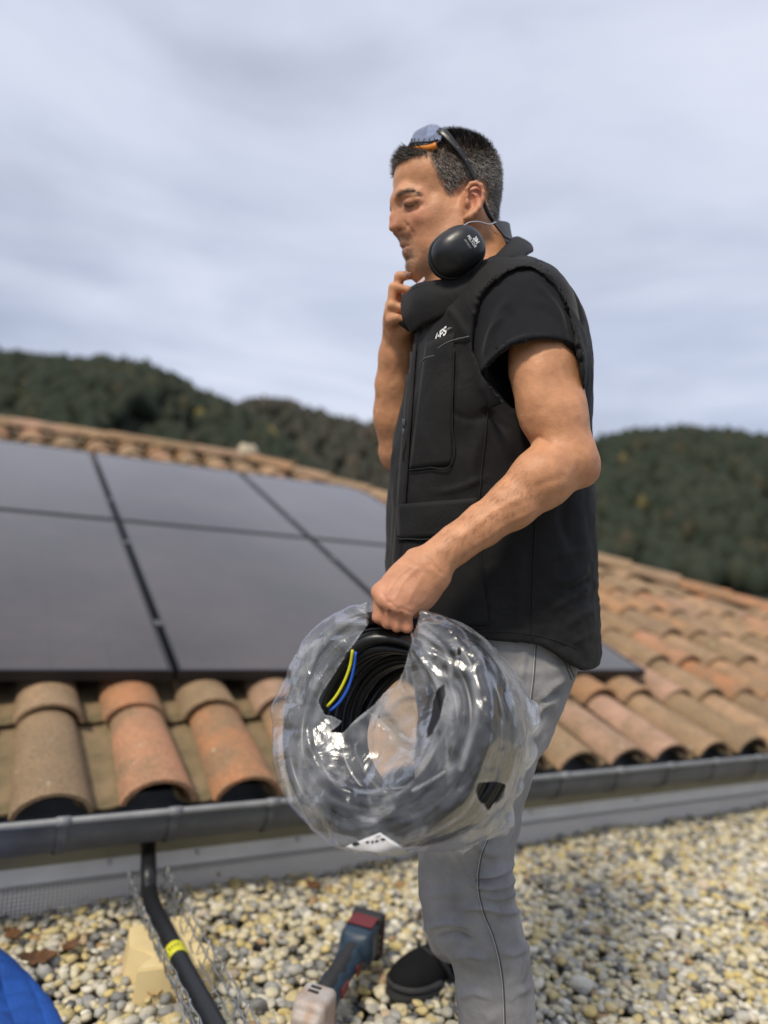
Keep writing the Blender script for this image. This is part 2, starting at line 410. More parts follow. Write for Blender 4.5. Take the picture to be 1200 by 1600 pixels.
# mortar bedding where ridge and hips meet
v, f = ICO2; v = v * np.array([0.11, 0.10, 0.10]) * (1 + 0.18 * fbm(v * 2.3, 2, 3))[:, None]
hchild(mesh('mortar_cap', v + RF(A_APEX, S_RIDGE, 0.0), f, M_mortar, smooth=True), deck)

# fascia, gutter, flashing
M_wood = basic('weathered_fascia_wood', (0.30, 0.27, 0.18), 0.85, colour2=(0.22, 0.20, 0.13), nscale=6, bump=0.3, bscale=30)
fb = MB(); fb.box(WB(1.0, 2.082, 0.180), E1, HB, (0, 0, 1), 5.0, 0.02, 0.066)
hchild(fb.build('fascia_board', M_wood))
M_zinc = basic('grey_zinc', (0.13, 0.138, 0.145), 0.6, 0.2, noise=0.35, nscale=9, bump=0.1, bscale=14)
M_zincl = basic('light_zinc_bead', (0.22, 0.23, 0.24), 0.55, 0.15, noise=0.3, nscale=12)
gut = empty('gutter', WB(1.0, 1.97, 0.29), 'grey zinc half-round gutter along the eave', 'gutter')
def sweep(profile, a0, a1, na=2):
    """profile: list of (b,z); swept along the eave"""
    av = np.linspace(a0, a1, na); v = []; f = []; m_ = len(profile)
    for a in av:
        for (bb, z) in profile: v.append(WB(a, bb, z))
    for i in range(na - 1):
        for j in range(m_ - 1): f.append((i * m_ + j, i * m_ + j + 1, (i + 1) * m_ + j + 1, (i + 1) * m_ + j))
    return v, f
GC, GZ, GR = 1.972, 0.287, 0.083
SG = lambda t: -abs(math.sin(t)) ** 0.75
outer = [(GC + GR * math.cos(t), GZ + 0.098 * SG(t)) for t in np.linspace(math.pi, 2 * math.pi, 17)]
inner = [(GC + (GR - 0.003) * math.cos(t), GZ + 0.095 * SG(t)) for t in np.linspace(2 * math.pi, math.pi, 17)]
v, f = sweep(outer + inner + outer[:1], -3.0, 6.0, 2)
o = mesh('trough', v, f, M_zinc, smooth=True); o.data.set_sharp_from_angle(angle=math.radians(50)); child(o, gut)
bead = MB(); bead.tube([WB(-3, GC - GR - 0.003, GZ + 0.002), WB(6, GC - GR - 0.003, GZ + 0.002)], 0.0095, 12)
child(bead.build('bead', M_zincl, smooth=True), gut)
bprof = [(GC + (GR + 0.004) * math.cos(t), GZ + 0.102 * SG(t)) for t in np.linspace(math.pi * 1.01, 1.75 * math.pi, 12)]
for i in range(13):
    a = -0.90 + 0.265 * i
    v, f = sweep(bprof, a - 0.011, a + 0.011, 2)
    br = mesh('bracket', v, f, M_zincl, smooth=True)
    br.data.materials.clear(); br.data.materials.append(M_zinc); child(br, gut)
    bd = MB(); bd.tube([WB(a - 0.016, GC - GR - 0.003, GZ + 0.002), WB(a + 0.016, GC - GR - 0.003, GZ + 0.002)], 0.0122, 12)
    child(bd.build('bracket_clip', M_zincl, smooth=True), gut)

M_flash = basic('pale_aluminium_flashing', (0.88, 0.86, 0.81), 0.6, 0.0, noise=0.18, nscale=5, bump=0.12, bscale=40)
fl = empty('wall_flashing', WB(1.0, 2.11, 0.03), 'pale grey metal flashing strip screwed to the wall base below the gutter', 'flashing')
v, f = sweep([(2.134, 0.172), (2.104, 0.166), (2.096, 0.112), (2.088, 0.110), (2.066, 0.070), (2.076, 0.064)], -3.0, 6.0, 2)
child(mesh('sheet', v, f, M_flash), fl)
for a in (-0.22, 0.02, 0.33, 0.62, 1.25, 1.8):
    sp = MB(); c = WB(a, 2.080, 0.094)
    sp.tube([c - HB * 0.006, c - HB * 0.004, c + HB * 0.004], [0.004, 0.007, 0.0075], 10)
    child(sp.build('screw', basic('screw_steel', (0.6, 0.6, 0.6), 0.35, 0.8) if a == -0.22 else bpy.data.materials['screw_steel'], smooth=True), fl)
# perforated gravel stop: real holes through the strip
m, n, l, b = nt('perforated_aluminium')
b.inputs['Base Color'].default_value = (0.88, 0.85, 0.80, 1); b.inputs['Roughness'].default_value = 0.5; b.inputs['Metallic'].default_value = 0.0
uv = n.new('ShaderNodeUVMap'); sx = n.new('ShaderNodeSeparateXYZ'); l.new(uv.outputs['UV'], sx.inputs['Vector'])
def frac_mask(sock):
    a = node(n, 'Math', operation='FRACT'); l.new(sock, a.inputs[0])
    c = node(n, 'Math', operation='GREATER_THAN'); l.new(a.outputs[0], c.inputs[0]); c.inputs[1].default_value = 0.38; return c
fx, fy = frac_mask(sx.outputs['X']), frac_mask(sx.outputs['Y'])
mu = node(n, 'Math', operation='MULTIPLY'); l.new(fx.outputs[0], mu.inputs[0]); l.new(fy.outputs[0], mu.inputs[1])
tr = n.new('ShaderNodeBsdfTransparent'); ms = n.new('ShaderNodeMixShader'); l.new(mu.outputs[0], ms.inputs['Fac']); l.new(b.outputs[0], ms.inputs[1]); l.new(tr.outputs[0], ms.inputs[2])
l.new(ms.outputs[0], n['Material Output'].inputs['Surface'])
PW = [(2.040, -0.03), (2.048, 0.062), (2.072, 0.066)]
v, f = sweep(PW, -3.0, 6.0, 2)
o = mesh('perforated_strip', v, f, m); uvl = o.data.uv_layers.new()
cum = [0.0, 0.096, 0.122]
for li, lp in enumerate(o.data.loops):
    vi = lp.vertex_index; i_, j_ = divmod(vi, 3); uvl.data[li].uv = ((9.0 * i_) / 0.0105, cum[j_] / 0.0105)
child(o, fl)

# ---------------------------------------------------------------- solar panels
m, n, l, b = nt('solar_glass')
uv = n.new('ShaderNodeUVMap'); sx = n.new('ShaderNodeSeparateXYZ'); l.new(uv.outputs['UV'], sx.inputs['Vector'])
def grid_line(sock, width):
    a = node(n, 'Math', operation='FRACT'); l.new(sock, a.inputs[0])
    s_ = node(n, 'Math', operation='SUBTRACT'); l.new(a.outputs[0], s_.inputs[0]); s_.inputs[1].default_value = 0.5
    ab = node(n, 'Math', operation='ABSOLUTE'); l.new(s_.outputs[0], ab.inputs[0])
    c = node(n, 'Math', operation='GREATER_THAN'); l.new(ab.outputs[0], c.inputs[0]); c.inputs[1].default_value = 0.5 - width; return c
ga, gb = grid_line(sx.outputs['X'], 0.008), grid_line(sx.outputs['Y'], 0.014)
gm = node(n, 'Math', operation='MAXIMUM'); l.new(ga.outputs[0], gm.inputs[0]); l.new(gb.outputs[0], gm.inputs[1])
mx = node(n, 'Mix', data_type='RGBA'); mx.inputs['A'].default_value = (0.020, 0.020, 0.024, 1); mx.inputs['B'].default_value = (0.006, 0.006, 0.007, 1); l.new(gm.outputs[0], mx.inputs['Factor'])
t = n.new('ShaderNodeTexCoord'); d1 = node(n, 'TexNoise', Scale=1.6, Detail=6.0, Roughness=0.65); l.new(t.outputs['Object'], d1.inputs['Vector'])
dr = ramp(n, [(0.3, (0.06, 0.06, 0.06)), (0.8, (0.20, 0.20, 0.20))]); l.new(d1.outputs['Fac'], dr.inputs['Fac'])
md = node(n, 'Mix', data_type='RGBA'); l.new(mx.outputs['Result'], md.inputs['A']); md.inputs['B'].default_value = (0.36, 0.29, 0.25, 1); l.new(dr.outputs['Color'], md.inputs['Factor'])
l.new(md.outputs['Result'], b.inputs['Base Color']); b.inputs['Roughness'].default_value = 0.13; b.inputs['IOR'].default_value = 1.54; b.inputs['Specular Tint'].default_value = (1.0, 0.92, 0.85, 1)
b.inputs['Coat Weight'].default_value = 0.12; b.inputs['Coat Roughness'].default_value = 0.16; b.inputs['Coat Tint'].default_value = (1.0, 0.94, 0.89, 1)
M_glass = m
M_blackal = basic('black_anodised_frame', (0.018, 0.018, 0.02), 0.4, 0.3)
M_clamp = basic('aluminium_clamp', (0.09, 0.09, 0.095), 0.5, 0.4)
PWD, PLN, GAP = 1.134, 1.722, 0.02
where = {(-1, 0): 'at the left end of the lower row', (0, 0): 'in the middle of the lower row, behind the coil', (1, 0): 'at the right end of the lower row, behind the man', (-1, 1): 'at the left end of the upper row', (0, 1): 'in the middle of the upper row under the ridge', (1, 1): 'at the right end of the upper row beside the hip'}
for ci in (-1, 0, 1):
    for ri in (0, 1):
        a0_, a1_ = ci * PWD + GAP / 2, (ci + 1) * PWD - GAP / 2
        s0, s1 = ri * (PLN + GAP), ri * (PLN + GAP) + PLN
        root = empty('solar_panel', RF((a0_ + a1_) / 2, s0, -0.035), 'black framed solar panel ' + where[(ci, ri)], 'solar panel', 'solar panels on the roof')
        fr = MB(); hw = 0.006
        for (ca, cs, ha, hs) in (((a0_ + a1_) / 2, s0 + hw, (a1_ - a0_) / 2, hw), ((a0_ + a1_) / 2, s1 - hw, (a1_ - a0_) / 2, hw), (a0_ + hw, (s0 + s1) / 2, hw, (s1 - s0) / 2 - 2 * hw - .0005), (a1_ - hw, (s0 + s1) / 2, hw, (s1 - s0) / 2 - 2 * hw - .0005)):
            fr.box(RF(ca, cs, -0.0165), E1, SL, NR, ha, hs, 0.0175)
        child(fr.build('frame', M_blackal), root)
        gl = mesh('glass', [RF(a0_ + .01, s0 + .01, -0.002), RF(a1_ - .01, s0 + .01, -0.002), RF(a1_ - .01, s1 - .01, -0.002), RF(a0_ + .01, s1 - .01, -0.002)], [(0, 1, 2, 3)], M_glass)
        uvl = gl.data.uv_layers.new()
        for li, q in enumerate([(0, 0), (6, 0), (6, 18), (0, 18)]): uvl.data[li].uv = q
        child(gl, root)
        bk = mesh('backsheet', [RF(a0_ + .01, s0 + .01, -0.009), RF(a1_ - .01, s0 + .01, -0.009), RF(a1_ - .01, s1 - .01, -0.009), RF(a0_ + .01, s1 - .01, -0.009)], [(3, 2, 1, 0)], M_blackal)
        child(bk, root)
        if ci < 1:
            for sf in (0.22, 0.78):
                cb = MB(); cb.box(RF(a1_ + GAP / 2, s0 + PLN * sf, 0.003), E1, SL, NR, 0.018, 0.025, 0.0022)
                cb.box(RF(a1_ + GAP / 2, s0 + PLN * sf, -0.02), E1, SL, NR, 0.006, 0.025, 0.02)
                child(cb.build('mid_clamp', M_clamp), root)
        # mounting rails seen below the lower edge
        if ri == 0:
            for sf in (0.22, 0.78):
                cb = MB(); cb.box(RF((a0_ + a1_) / 2, PLN * sf, -0.053), E1, SL, NR, PWD / 2 - .001, 0.02, 0.0175)
                child(cb.build('rail', M_clamp), root)

# ---------------------------------------------------------------- flat roof with pebbles
M_slab = basic('flat_roof_membrane', (0.16, 0.15, 0.12), 0.95, noise=0.5, nscale=40)
sl_ = MB(); sl_.box(WB(1.0, -0.935, -3.03), E1, HB, (0, 0, 1), 5.0, 3.05, 2.995)
o = sl_.build('flat_roof', M_slab); o['kind'] = 'structure'
m, n, l, b = nt('river_pebbles')
g = n.new('ShaderNodeNewGeometry'); t = n.new('ShaderNodeTexCoord')
r = ramp(n, [(0.0, (0.11, 0.11, 0.11)), (0.10, (0.25, 0.25, 0.24)), (0.23, (0.43, 0.42, 0.385)), (0.35, (0.58, 0.53, 0.385)), (0.48, (0.70, 0.64, 0.455)), (0.60, (0.52, 0.45, 0.28)), (0.72, (0.62, 0.50, 0.21)), (0.82, (0.46, 0.43, 0.34)), (0.93, (0.78, 0.75, 0.65)), (1.0, (0.34, 0.20, 0.08))])
r.color_ramp.interpolation = 'LINEAR'
l.new(g.outputs['Random Per Island'], r.inputs['Fac'])
x = node(n, 'TexNoise', Scale=90.0, Detail=5.0, Roughness=0.65); l.new(t.outputs['Object'], x.inputs['Vector'])
r2 = ramp(n, [(0.3, (0.72, 0.72, 0.72)), (0.7, (1.12, 1.1, 1.06))]); l.new(x.outputs['Fac'], r2.inputs['Fac'])
mm = node(n, 'Mix', data_type='RGBA', blend_type='MULTIPLY'); mm.inputs['Factor'].default_value = 1
l.new(r.outputs['Color'], mm.inputs['A']); l.new(r2.outputs['Color'], mm.inputs['B']); l.new(mm.outputs['Result'], b.inputs['Base Color'])
b.inputs['Roughness'].default_value = 0.62; b.inputs['Specular IOR Level'].default_value = 0.35
M_peb = m
def pebbles(a0_, a1_, b0_, b1_, cell, size, base, zoff, seed):
    rs = np.random.RandomState(seed)
    na, nb = int((a1_ - a0_) / cell), int((b1_ - b0_) / cell)
    ga_, gb_ = np.meshgrid(np.arange(na), np.arange(nb), indexing='ij')
    a = a0_ + (ga_.ravel() + 0.5 + rs.uniform(-.48, .48, na * nb)) * cell; bb = b0_ + (gb_.ravel() + 0.5 + rs.uniform(-.48, .48, na * nb)) * cell
    nn = len(a)
    sz = size * np.exp(rs.normal(0, 0.24, nn))
    S = np.c_[sz * rs.uniform(0.95, 1.5, nn), sz * rs.uniform(0.8, 1.1, nn), sz * rs.uniform(0.5, 0.8, nn)]
    bump_ = 0.012 * fbm(np.c_[a * 5, bb * 5, np.zeros(nn)], 2, 9)
    T = np.array([WB(x_, y_, 0) for x_, y_ in zip(a, bb)]); T[:, 2] = zoff + bump_ + rs.uniform(-0.006, 0.010, nn)
    v, f = base
    V = v[None] * (1 + 0.13 * rs.uniform(-1, 1, (nn, len(v), 1)) * (1 if len(v) < 100 else 0.25))
    # flattened, squarish lumps: push along a random plane
    pl = rs.normal(0, 1, (nn, 3)); pl /= np.linalg.norm(pl, axis=1)[:, None]
    dt = np.einsum('nvi,ni->nv', V, pl); V = V - np.clip(dt - 0.55, 0, 1)[..., None] * pl[:, None, :] * 0.85
    V = V * S[:, None, :]
    V = np.einsum('nij,nvj->nvi', rot_rand(nn, 0.5), V) + T[:, None, :]
    return V.reshape(-1, 3), (f[None] + (np.arange(nn) * len(v))[:, None, None]).reshape(-1, 3)
parts = [pebbles(-1.15, 0.40, 0.85, 1.55, 0.0208, 0.0127, ICO2, 0.004, 1), pebbles(-1.15, 0.40, 1.55, 2.06, 0.0208, 0.0127, ICO1, 0.004, 7), pebbles(-1.5, 0.6, 0.85, 2.06, 0.034, 0.018, ICO1, -0.012, 2),
         pebbles(0.40, 3.5, 0.75, 2.06, 0.0200, 0.0124, ICO1, 0.004, 3), pebbles(0.6, 3.5, 0.75, 2.06, 0.040, 0.021, ICO1, -0.012, 4),
         pebbles(-1.5, 0.40, 0.5, 0.85, 0.0260, 0.016, ICO1, 0.004, 5), pebbles(-1.5, -1.15, 0.85, 2.06, 0.0240, 0.015, ICO1, 0.004, 6), pebbles(3.5, 4.2, 0.75, 2.06, 0.026, 0.016, ICO1, 0.004, 8), pebbles(0.40, 2.6, 0.1, 0.75, 0.030, 0.0185, ICO1, 0.004, 9), pebbles(-1.5, 0.40, 0.0, 0.5, 0.030, 0.0185, ICO1, 0.004, 10), pebbles(-2.6, -1.5, 0.3, 2.06, 0.030, 0.0185, ICO1, 0.004, 11)]
VV = []; FF = []; k = 0
for v, f in parts: VV.append(v); FF.append(f + k); k += len(v)
o = mesh('gravel', np.vstack(VV), np.vstack(FF), M_peb, smooth=True)
tag(o, 'rounded cream, yellow and grey river pebbles covering the flat roof', 'gravel', kind='stuff')
# ---------------------------------------------------------------- sculpting kit: signed distance shapes and surface nets
def W(px, py, zc): return np.array([(px - 600.0) / F * zc, -(py - 800.0) / F * zc, zc])
def to_world(P): return np.asarray(P) @ MW.T + CAMP
def to_px(P): return 600 + F * P[:, 0] / P[:, 2], 800 - F * P[:, 1] / P[:, 2]

class SDF:
    def __init__(s): s.items = []
    def add(s, fn, lo, hi, k=0.01, op='u'): s.items.append((fn, np.asarray(lo, float), np.asarray(hi, float), k, op)); return s
    def cone(s, a, b, ra, rb, k=0.01, op='u'):
        a, b = np.asarray(a, float), np.asarray(b, float); ab = b - a; L2 = ab @ ab + 1e-12
        def fn(P):
            t = np.clip(((P - a) @ ab) / L2, 0, 1)
            return np.sqrt(((P - a - t[:, None] * ab) ** 2).sum(1)) - (ra + (rb - ra) * t)
        r = max(ra, rb); return s.add(fn, np.minimum(a, b) - r, np.maximum(a, b) + r, k, op)
    def chain(s, pts, rs, k=0.01, op='u'):
        for i in range(len(pts) - 1): s.cone(pts[i], pts[i + 1], rs[i], rs[i + 1], k, op)
        return s
    def ell(s, c, r, R=None, k=0.01, op='u'):
        c, r = np.asarray(c, float), np.asarray(r, float); R = np.eye(3) if R is None else np.asarray(R, float)   # rows of R: local axes
        def fn(P):
            q = (P - c) @ R.T; k0 = np.sqrt(((q / r) ** 2).sum(1)); k1 = np.sqrt(((q / (r * r)) ** 2).sum(1)) + 1e-9
            return k0 * (k0 - 1) / k1
        m = r.max(); return s.add(fn, c - m, c + m, k, op)
    def box(s, c, hs, R=None, rd=0.005, k=0.005, op='u'):
        c, hs = np.asarray(c, float), np.asarray(hs, float); R = np.eye(3) if R is None else np.asarray(R, float)
        def fn(P):
            q = np.abs((P - c) @ R.T) - (hs - rd)
            return np.sqrt((np.maximum(q, 0) ** 2).sum(1)) + np.minimum(q.max(1), 0) - rd
        m = np.linalg.norm(hs); return s.add(fn, c - m, c + m, k, op)
    def plane(s, p, nrm, k=0.002):            # keep the side opposite to nrm
        p, nrm = np.asarray(p, float), np.asarray(nrm, float); nrm = nrm / np.linalg.norm(nrm)
        return s.add(lambda P: (P - p) @ nrm, [-9] * 3, [9] * 3, k, 'i')
    def ev(s, P, blocks=None):
        d = np.full(len(P), 1e3)
        for fn, lo, hi, k, op in s.items: d = s.comb(d, fn(P), k, op)
        return d
    @staticmethod
    def comb(d, e, k, op):
        if op == 'u':
            h = np.maximum(k - np.abs(d - e), 0) / k; return np.minimum(d, e) - h * h * k * 0.25
        if op == 's': e = -e
        h = np.maximum(k - np.abs(d - e), 0) / k; return np.maximum(d, e) + h * h * k * 0.25

def polygonise(sdf, lo, hi, h, B=8):
    lo, hi = np.asarray(lo, float), np.asarray(hi, float)
    nb = np.ceil((hi - lo) / h / B).astype(int) + 1
    bi = np.stack(np.meshgrid(*[np.arange(q) for q in nb], indexing='ij'), -1).reshape(-1, 3)
    cen = lo + (bi * B + (B - 1) / 2) * h
    dc = sdf.ev(cen)
    act = np.abs(dc) < B * h * 0.87 * 1.35 + 0.006
    val = np.repeat(np.repeat(np.repeat(np.where(dc < 0, -1e2, 1e2).astype(np.float32).reshape(nb), B, 0), B, 1), B, 2)
    ab = bi[act]; na = len(ab)
    off = np.stack(np.meshgrid(*[np.arange(B)] * 3, indexing='ij'), -1).reshape(-1, 3)
    d = np.full((na, B ** 3), 1e3); blo = lo + ab * B * h; bhi = blo + B * h
    for fn, plo, phi, k, op in sdf.items:
        sel = np.nonzero(((bhi > plo - k - h) & (blo < phi + k + h)).all(1))[0] if op != 'i' else np.arange(na)
        if len(sel) == 0: continue
        P = (lo + (ab[sel][:, None, :] * B + off[None]) * h).reshape(-1, 3)
        d[sel] = SDF.comb(d[sel].ravel(), fn(P), k, op).reshape(len(sel), -1)
    gi = ab[:, None, :] * B + off[None]
    val[gi[..., 0], gi[..., 1], gi[..., 2]] = d.astype(np.float32)
    return surface_nets(val, lo, h)

def surface_nets(val, lo, h):
    ins = val < 0
    cnt = np.zeros(tuple(q - 1 for q in val.shape), np.uint8)
    sl = lambda a, i, j, k: a[i:a.shape[0] - 1 + i, j:a.shape[1] - 1 + j, k:a.shape[2] - 1 + k]
    for i in (0, 1):
        for j in (0, 1):
            for k in (0, 1): cnt += sl(ins, i, j, k)
    cell = np.argwhere((cnt > 0) & (cnt < 8)); N = len(cell)
    vid = np.full(cnt.shape, -1, np.int32); vid[cell[:, 0], cell[:, 1], cell[:, 2]] = np.arange(N)
    cor = {}
    for i in (0, 1):
        for j in (0, 1):
            for k in (0, 1): cor[i, j, k] = val[cell[:, 0] + i, cell[:, 1] + j, cell[:, 2] + k].astype(np.float64)
    acc = np.zeros((N, 3)); num = np.zeros(N)
    for a in cor:
        for ax in range(3):
            if a[ax]: continue
            b = list(a); b[ax] = 1; b = tuple(b)
            va, vb = np.clip(cor[a], -1, 1), np.clip(cor[b], -1, 1); cr = (va < 0) != (vb < 0)
            t = np.where(cr, va / np.where(cr, va - vb, 1), 0)
            p = np.zeros((N, 3)); p[:] = a; p[:, ax] += t
            acc += p * cr[:, None]; num += cr
    V = lo + (cell + acc / num[:, None]) * h
    Q = []
    for ax in range(3):
        o1, o2 = [(1, 2), (2, 0), (0, 1)][ax]
        A = np.moveaxis(ins, ax, 0)
        e = np.argwhere(ins.take(range(0, ins.shape[ax] - 1), ax) != ins.take(range(1, ins.shape[ax]), ax))
        e = e[(e[:, o1] > 0) & (e[:, o2] > 0) & (e[:, o1] < cnt.shape[o1]) & (e[:, o2] < cnt.shape[o2])]
        def vv(d1, d2):
            q = e.copy(); q[:, o1] -= d1; q[:, o2] -= d2; return vid[q[:, 0], q[:, 1], q[:, 2]]
        f = np.stack([vv(1, 1), vv(0, 1), vv(0, 0), vv(1, 0)], -1)
        flip = ~ins[e[:, 0], e[:, 1], e[:, 2]]
        f[flip] = f[flip][:, ::-1]; Q.append(f)
    Q = np.vstack(Q); Q = Q[(Q >= 0).all(1)]
    return V, Q

def smooth_mesh(V, Q, it=1, lam=0.5):
    for _ in range(it):
        acc = np.zeros_like(V); num = np.zeros(len(V))
        for a, b in ((0, 1), (1, 2), (2, 3), (3, 0)):
            for x, y in ((a, b), (b, a)):
                np.add.at(acc, Q[:, x], V[Q[:, y]]); np.add.at(num, Q[:, x], 1)
        V = V + lam * (acc / np.maximum(num, 1)[:, None] - V)
    return V
def normals(V, Q):
    n = np.cross(V[Q[:, 2]] - V[Q[:, 0]], V[Q[:, 3]] - V[Q[:, 1]]); N = np.zeros_like(V)
    for k in range(4): np.add.at(N, Q[:, k], n)
    return N / (np.linalg.norm(N, axis=1)[:, None] + 1e-12)
def seg_dist2d(x, y, poly):
    d = np.full(len(x), 1e9); tt = np.zeros(len(x)); L = 0.0
    for (x0, y0), (x1, y1) in zip(poly[:-1], poly[1:]):
        dx, dy = x1 - x0, y1 - y0; l2 = dx * dx + dy * dy + 1e-9
        t = np.clip(((x - x0) * dx + (y - y0) * dy) / l2, 0, 1)
        e = np.hypot(x - x0 - t * dx, y - y0 - t * dy); d = np.minimum(d, e)
    return d
def seg_dist3d(P, poly):
    d = np.full(len(P), 1e9)
    for a, b in zip(poly[:-1], poly[1:]):
        a, b = np.asarray(a), np.asarray(b); ab = b - a; t = np.clip(((P - a) @ ab) / (ab @ ab + 1e-12), 0, 1)
        d = np.minimum(d, np.sqrt(((P - a - t[:, None] * ab) ** 2).sum(1)))
    return d
def creases(V, N, lines, zmax=None, sign=1.0):
    """push the surface in or out along drawn folds: (points, width px, height m)"""
    x, y = to_px(V); D = np.zeros(len(V))
    face = N[:, 2] < 0.35
    for pts, w, a in lines:
        P2 = spline(pts, max(6, 5 * len(pts))) if len(pts) > 2 else np.asarray(pts, float)
        d = seg_dist2d(x, y, [tuple(q) for q in P2]) / w
        ex = np.minimum(np.hypot(x - P2[0][0], y - P2[0][1]), np.hypot(x - P2[-1][0], y - P2[-1][1])) / (2.2 * w)
        D += a * np.exp(-d * d * 2.2) * np.clip(ex, 0.25, 1) * face
    return V + N * D[:, None]
def loft(rows, p=2.4, cz=1.2):
    """rows: (py, x_front, x_back, half depth [, cz]) as the outline shows; ellipse rows tangent to those sight lines"""
    out = []; q = p / (p - 1)
    for row in rows:
        py, xf, xb, Bd = row[:4]; c = row[4] if len(row) > 4 else cz
        tf, tb = (xf - 600) / F, (xb - 600) / F
        Aa = (tb - tf) * c / 2
        for _ in range(30):
            hf = (Aa ** q + abs(tf * Bd) ** q) ** (1 / q); hb = (Aa ** q + abs(tb * Bd) ** q) ** (1 / q)
            Aa *= ((tb - tf) * c) / (hf + hb)
        hf = (Aa ** q + abs(tf * Bd) ** q) ** (1 / q)
        out.append((-(py - 800) / F * c, tf * c + hf, c, Aa, Bd))
    R = np.array(out)
    R = spline(R, 16 * len(R)); R = R[np.argsort(R[:, 0])]
    def fn(P, grow=0.0):
        v = P[:, 1]
        cx, cz_, A_, B_ = (np.interp(v, R[:, 0], R[:, i]) for i in (1, 2, 3, 4))
        A_ = A_ + grow; B_ = B_ + grow
        k0 = ((np.abs(P[:, 0] - cx) / A_) ** p + (np.abs(P[:, 2] - cz_) / B_) ** p) ** (1 / p)
        d = (k0 - 1) * np.minimum(A_, B_)
        return np.maximum(d, np.maximum(v - R[-1, 0], R[0, 0] - v))
    lo = [(R[:, 1] - R[:, 3]).min() - .03, R[0, 0], (R[:, 2] - R[:, 4]).min() - .03]; hi = [(R[:, 1] + R[:, 3]).max() + .03, R[-1, 0], (R[:, 2] + R[:, 4]).max() + .03]
    return fn, lo, hi

from mathutils.bvhtree import BVHTree
def bvh_of(V, Q): return BVHTree.FromPolygons([tuple(p) for p in V], [tuple(int(i) for i in q) for q in Q])
def cast(bvh, px, py, lift=0.0015):
    """where the sight line through a photo point meets a modelled surface (camera frame), lifted along its normal"""
    d = Vector((px - 600.0, -(py - 800.0), F)).normalized()
    hit = bvh.ray_cast(Vector((0, 0, 0)), d)
    if hit[0] is None: return None, None
    nn = np.array(hit[1]); nn = nn if nn @ np.array(d) < 0 else -nn
    return np.array(hit[0]) + nn * lift, nn
def seam(name, bvh, pts, r, mat, parent, lift=0.0008, n=40, sides=6, dash=None):
    P2 = spline(pts, n) if len(pts) > 2 else np.linspace(pts[0], pts[1], n)
    run = []; mb = MB(); k = 0
    for q in P2:
        c, nn = cast(bvh, q[0], q[1], lift)
        if c is None or (run and np.linalg.norm(c - run[-1]) > 0.05):
            if len(run) > 2: mb.tube(to_world(np.array(run)), r, sides)
            run = []
            if c is None: continue
        run.append(c); k += 1
        if dash and k % (dash[0] + dash[1]) == dash[0]:
            if len(run) > 1: mb.tube(to_world(np.array(run)), r, sides)
            run = []
        elif dash and k % (dash[0] + dash[1]) == 0: run = []
    if len(run) > 1: mb.tube(to_world(np.array(run)), r, sides)
    if not mb.v: return None
    return mb.build(name, mat, parent, smooth=True)
def patch(name, bvh, corners, mat, parent, nu=14, nv=10, lift=0.003, edge=0.0, bulge=0.0):
    """a cloth patch laid over a surface; corners = 4 photo points (tl, tr, br, bl)"""
    c = np.asarray(corners, float); g = np.full((nu, nv, 3), np.nan)
    for i in range(nu):
        for j in range(nv):
            u, v = i / (nu - 1), j / (nv - 1)
            q = (c[0] * (1 - u) + c[1] * u) * (1 - v) + (c[3] * (1 - u) + c[2] * u) * v
            p, nn = cast(bvh, q[0], q[1], lift + bulge * math.sin(math.pi * u) * math.sin(math.pi * v))
            if p is not None: g[i, j] = p
    ok = ~np.isnan(g[..., 0]); idx = np.arange(nu * nv).reshape(nu, nv)
    top = g.reshape(-1, 3); okf = ok.ravel()
    fs = [(idx[i, j], idx[i, j + 1], idx[i + 1, j + 1], idx[i + 1, j]) for i in range(nu - 1) for j in range(nv - 1) if ok[i, j] and ok[i + 1, j] and ok[i, j + 1] and ok[i + 1, j + 1]]
    top = np.nan_to_num(top)
    me = mesh(name, to_world(top), fs, mat, None, True)
    bm = bmesh.new(); bm.from_mesh(me.data)
    bmesh.ops.delete(bm, geom=[v for v in bm.verts if not v.link_faces], context='VERTS')
    bmesh.ops.recalc_face_normals(bm, faces=bm.faces); bm.to_mesh(me.data); bm.free()
    sm = me.modifiers.new('thick', 'SOLIDIFY'); sm.thickness = 0.0022; sm.offset = 0
    if parent: child(me, parent)
    return me
def sculpt(name, sdf, lo, hi, h, mat, parent, post=None, it=1, colour=None):
    V, Q = polygonise(sdf, lo, hi, h)
    V = smooth_mesh(V, Q, it)
    if post: V = post(V, normals(V, Q))
    o = mesh(name, to_world(V), Q, mat, None, True)
    # camera frame is left-handed against the world: turn faces outward
    o.data.flip_normals()
    if colour is not None:
        C = colour(V, normals(V, Q)); at = o.data.color_attributes.new('Col', 'FLOAT_COLOR', 'POINT')
        at.data.foreach_set('color', np.c_[C, np.ones(len(C))].astype(np.float32).ravel())
    if parent: child(o, parent)
    return o, V, Q
